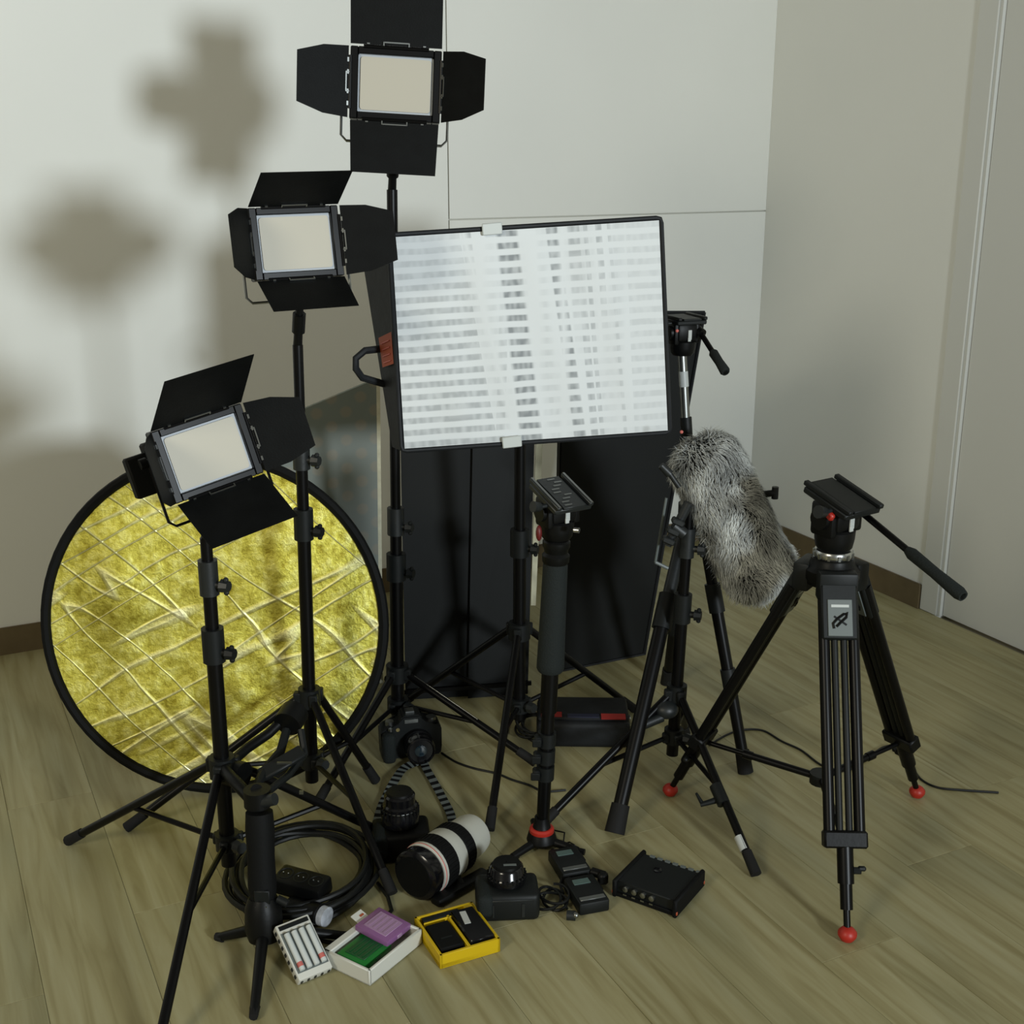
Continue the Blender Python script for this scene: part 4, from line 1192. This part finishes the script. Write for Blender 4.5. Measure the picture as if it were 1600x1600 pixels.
# yellow charger with two camera batteries
M, sx, sy = floor_quad(G(688, 1515), G(782, 1487), G(653, 1452))
t = thing('battery_charger', 'yellow double charger with two wells and a grey display', 'charger', M.translation)
mb = MB(M); hgt = .030; bw_ = .006
mb.box((0, 0, .006), (sx, sy, .012), bev=.002)
for (x, y, a_, b2) in ((0, -sy / 2 + bw_ / 2, sx, bw_), (0, sy / 2 - bw_ / 2, sx, bw_), (-sx / 2 + bw_ / 2, 0, bw_, sy), (sx / 2 - bw_ / 2, 0, bw_, sy), (.0, -.006, bw_, sy - .02)):
    mb.box((x, y, hgt / 2), (a_, b2, hgt), bev=.001)
mb.box((-sx * .02, sy * .30, hgt / 2), (sx * .8, .004, hgt), bev=.001)
mb.build('case', 'yellow', t)
MB(M).box((-.012, sy / 2 - .016, .026), (sx * .62, .014, .008), bev=.001).build('display', 'dark_grey', t)
MB(M).box((sx * .40, sy / 2 - .016, .026), (sx * .16, .020, .008), bev=.001).build('corner_block', 'yellow', t)
MB(M).box((-sx * .24, -.010, .016), (sx * .42, sy * .66, .012), bev=.001).build('battery_well', 'black_plastic', t)
b0 = thing('camera_battery', 'black camera battery with white print in the right well of the yellow charger', 'battery', M @ V((sx * .23, -.004, .014)))
MB(M).box((sx * .245, -.004, .024), (sx * .40, sy * .78, .022), bev=.003).build('shell', 'black_gloss', b0)
MB(M).box((sx * .20, sy * .12, .0356), (sx * .10, sy * .30, .0012), Matrix.Rotation(rad(-8), 4, 'Z')).build('white_print', 'sticker', b0)
b0 = thing('camera_battery', 'plain black camera battery in the left well of the yellow charger', 'battery', M @ V((-sx * .24, -.010, .02)))
MB(M).box((-sx * .24, -.010, .0265), (sx * .38, sy * .60, .010), bev=.002).build('shell', 'black_matte', b0)
MB(M).box((-sx * .24, -sy * .16, .0318), (sx * .18, sy * .03, .0012)).build('contact_strip', 'dark_grey', b0)

# wireless packs with cable and clip
def pack(label, c, rz, top):
    t = thing('wireless_pack', label, 'wireless pack', V((c.x, c.y, 0)))
    M = RM((c.x, c.y, 0), rz=rz)
    MB(M).box((0, 0, .014), (.066, .100, .028), bev=.005, seg=2).build('case', 'dark_grey', t)
    MB(M).box((-.002, .026, .0285), (.036, .018, .002), bev=.0006).build('display', 'lcd', t)
    MB(M).box((0, -.034, .0285), (.054, .012, .002), bev=.0006).build('front_trim', 'steel', t)
    mb = MB(M); mb.rod((.016, .05, .016), (.016, .062, .016), .005); mb.rod((-.018, .05, .016), (-.018, .06, .016), .006); mb.box((.034, .01, .018), (.004, .03, .01), bev=.001); tag(mb.build('plugs', 'black_plastic', t), kind='stuff')
    return t, M
c1_ = G(890, 1358, .01); c2_ = G(916, 1400, .01)
t, M = pack('black wireless pack with green display, farther of the pair', V((c1_.x, c1_.y + .01, 0)), 17, 0)
t, M = pack('black wireless pack with green display and pale trim, nearer of the pair', V((c2_.x, c2_.y, 0)), 17, 0)
mb = MB(); mb.rod(G(925, 1362, .02), G(944, 1368, .02), .010, n=10); mb.box(G(942, 1372, .02), (.022, .02, .026), bev=.005); mb.build('belt_clip', 'black_plastic', t)
t = thing('lapel_microphone', 'small lapel microphone with its thin cable looped beside the wireless packs', 'microphone', G(870, 1415))
cq = G(860, 1412)
MB().tube(loops(cq, .030, .036, 3.3, .0026, 8, .004), .0032, 6).build('cable_loop', 'cable', t)
mb = MB(); mb.tube([G(880, 1400) + ZU * .006, G(875, 1388) + ZU * .008, G(880, 1378) + ZU * .02], .003, 6); mb.tube([G(882, 1415) + ZU * .006, G(886, 1425) + ZU * .008], .003, 6); mb.build('cable_end', 'cable', t)
mb = MB(); e_ = G(890, 1430, .010); mb.rod(e_ + V((-.006, 0, 0)), e_ + V((.012, -.002, .0)), .010, n=12); mb.build('capsule', 'grey_plastic', t)
mb = MB(); mb.ball(e_ + V((.012, -.006, .004)), .0065); mb.build('capsule_tip', 'steel', t)
t = thing('thin_cable', 'thin wire curling from the monopod foot to the farther wireless pack', 'cable', G(880, 1318))
MB().tube([G(858, 1298) + ZU * .004, G(872, 1306) + ZU * .012, G(882, 1312) + ZU * .018, G(880, 1322) + ZU * .006, G(890, 1322) + ZU * .010, G(898, 1332) + ZU * .018], .0018, 6).build('wire', 'cable', t)

# field recorder
M, sx, sy = floor_quad(G(955, 1402), G(1055, 1438), G(994, 1348))
t = thing('field_recorder', 'black portable audio recorder with connector row, left of the white tagged leg', 'audio recorder', M.translation)
MB(M).box((0, 0, .021), (sx * .92, sy * .86, .032), bev=.002).build('case', 'dark_grey', t)
mb = MB(M)
for x in (-1, 1): mb.box((x * sx * .47, 0, .021), (.010, sy * .98, .040), bev=.003)
mb.box((0, -sy * .44, .008), (sx * .9, .006, .010), bev=.001)
mb.build('end_bumpers', 'black_matte', t)
mb = MB(M)
for k in range(4):
    mb.lathe([(.0062, 0), (.0062, .006), (.004, .007)], Matrix.Translation((-sx * .30 + k * .020, -sy * .43, .026)) @ Matrix.Rotation(rad(90), 4, 'X'), 10)
    mb.box((-sx * .30 + k * .020, -sy * .43 - .006, .014), (.008, .002, .003))
mb.build('gain_knobs', 'steel', t)
mb = MB(M)
for k in range(7): mb.box((-sx * .30 + k * .018, sy * .40, .0385), (.011, .006, .003))
mb.build('switch_row', 'grey_label', t)
mb = MB(M); mb.lathe([(.009, 0), (.009, .0025), (.006, .003)], Matrix.Translation((-sx * .08, sy * .12, .037)), 14); mb.build('top_dial', 'black_gloss', t)
mb = MB(M)
for x in (-1, 1):
    for y in (-1, 1): mb.box((x * (sx * .47 + .003), y * sy * .46, .012), (.006, .005, .008), bev=.001)
mb.build('corner_screws', 'orange', t)

# black pouch with red stripes
M, sx, sy = floor_quad(G(838, 1166), G(984, 1168), G(840, 1128))
t = thing('equipment_pouch', 'long black pouch with red stripe on the floor behind the monopod', 'bag', M.translation)
mb = MB(M); mb.box((0, 0, .036), (sx, sy + .02, .072), bev=.014, seg=3); mb.build('body', 'fabric_black', t)
mb = MB(M); mb.box((0, 0, .073), (sx * .97, sy * .9, .014), bev=.004); mb.build('flap', 'fabric_black', t)
mb = MB(M); mb.box((-sx * .34, -sy * .35, .0805), (sx * .22, .022, .003), Matrix.Rotation(rad(10), 4, 'X')); tag(mb.build('stripe', 'red_fabric', t), 'red stripe')
mb = MB(M); mb.box((sx * .32, -sy * .40, .0805), (sx * .26, .022, .003), Matrix.Rotation(rad(10), 4, 'X')); tag(mb.build('stripe', 'red_fabric', t), 'red stripe')
MB(M).box((0, -sy * .38, .0805), (sx * .34, .018, .003)).build('name_patch', 'blue_dark', t)
MB(M).box((sx * .50, -.01, .05), (.010, .02, .02), bev=.002).build('zip_pull', 'chrome', t)
cq = G(835, 1142)
t = thing('cable_coil', 'small dark cable coil beside the black and red pouch', 'cable', cq)
MB().tube(loops(V((cq.x - .004, cq.y, 0)), .040, .075, 5.2, .0035, 12, .008), .0035, 6).build('coiled_cable', 'cable', t)

# ------------------------------------------------------------------ cables lying on the floor
def cablef(label, pix, r=.0028):
    P = [G(*p) + ZU * r for p in pix]
    out = []
    for k in range(len(P) - 1):
        a, b_, c, d_ = P[max(k - 1, 0)], P[k], P[k + 1], P[min(k + 2, len(P) - 1)]
        for q in range(8):
            s_ = q / 8
            out.append(.5 * ((2 * b_) + (-a + c) * s_ + (2 * a - 5 * b_ + 4 * c - d_) * s_ * s_ + (-a + 3 * b_ - 3 * c + d_) * s_ ** 3))
    out.append(P[-1])
    o = MB().tube(out, r, 6).build('floor_cable', 'cable', None, origin=out[len(out) // 2])
    return tag(o, label, 'cable')
cablef('thin black cable winding on the floor behind the right tripod', [(1108, 1166), (1135, 1150), (1160, 1142), (1192, 1143), (1222, 1160), (1252, 1174), (1285, 1198), (1320, 1206), (1352, 1190), (1378, 1170), (1400, 1170), (1425, 1200), (1440, 1220), (1465, 1232), (1500, 1236), (1560, 1240)])
cablef('thin black strand running from the standing camera towards the monopod', [(690, 1178), (712, 1192), (740, 1202), (775, 1210), (800, 1220), (826, 1228), (850, 1238), (884, 1236)])  # thin dark strand laid across the floor
cablef('thin cable behind the front leg of the soft light stand', [(800, 1066), (806, 1080), (800, 1110), (794, 1140), (790, 1160)], .002)
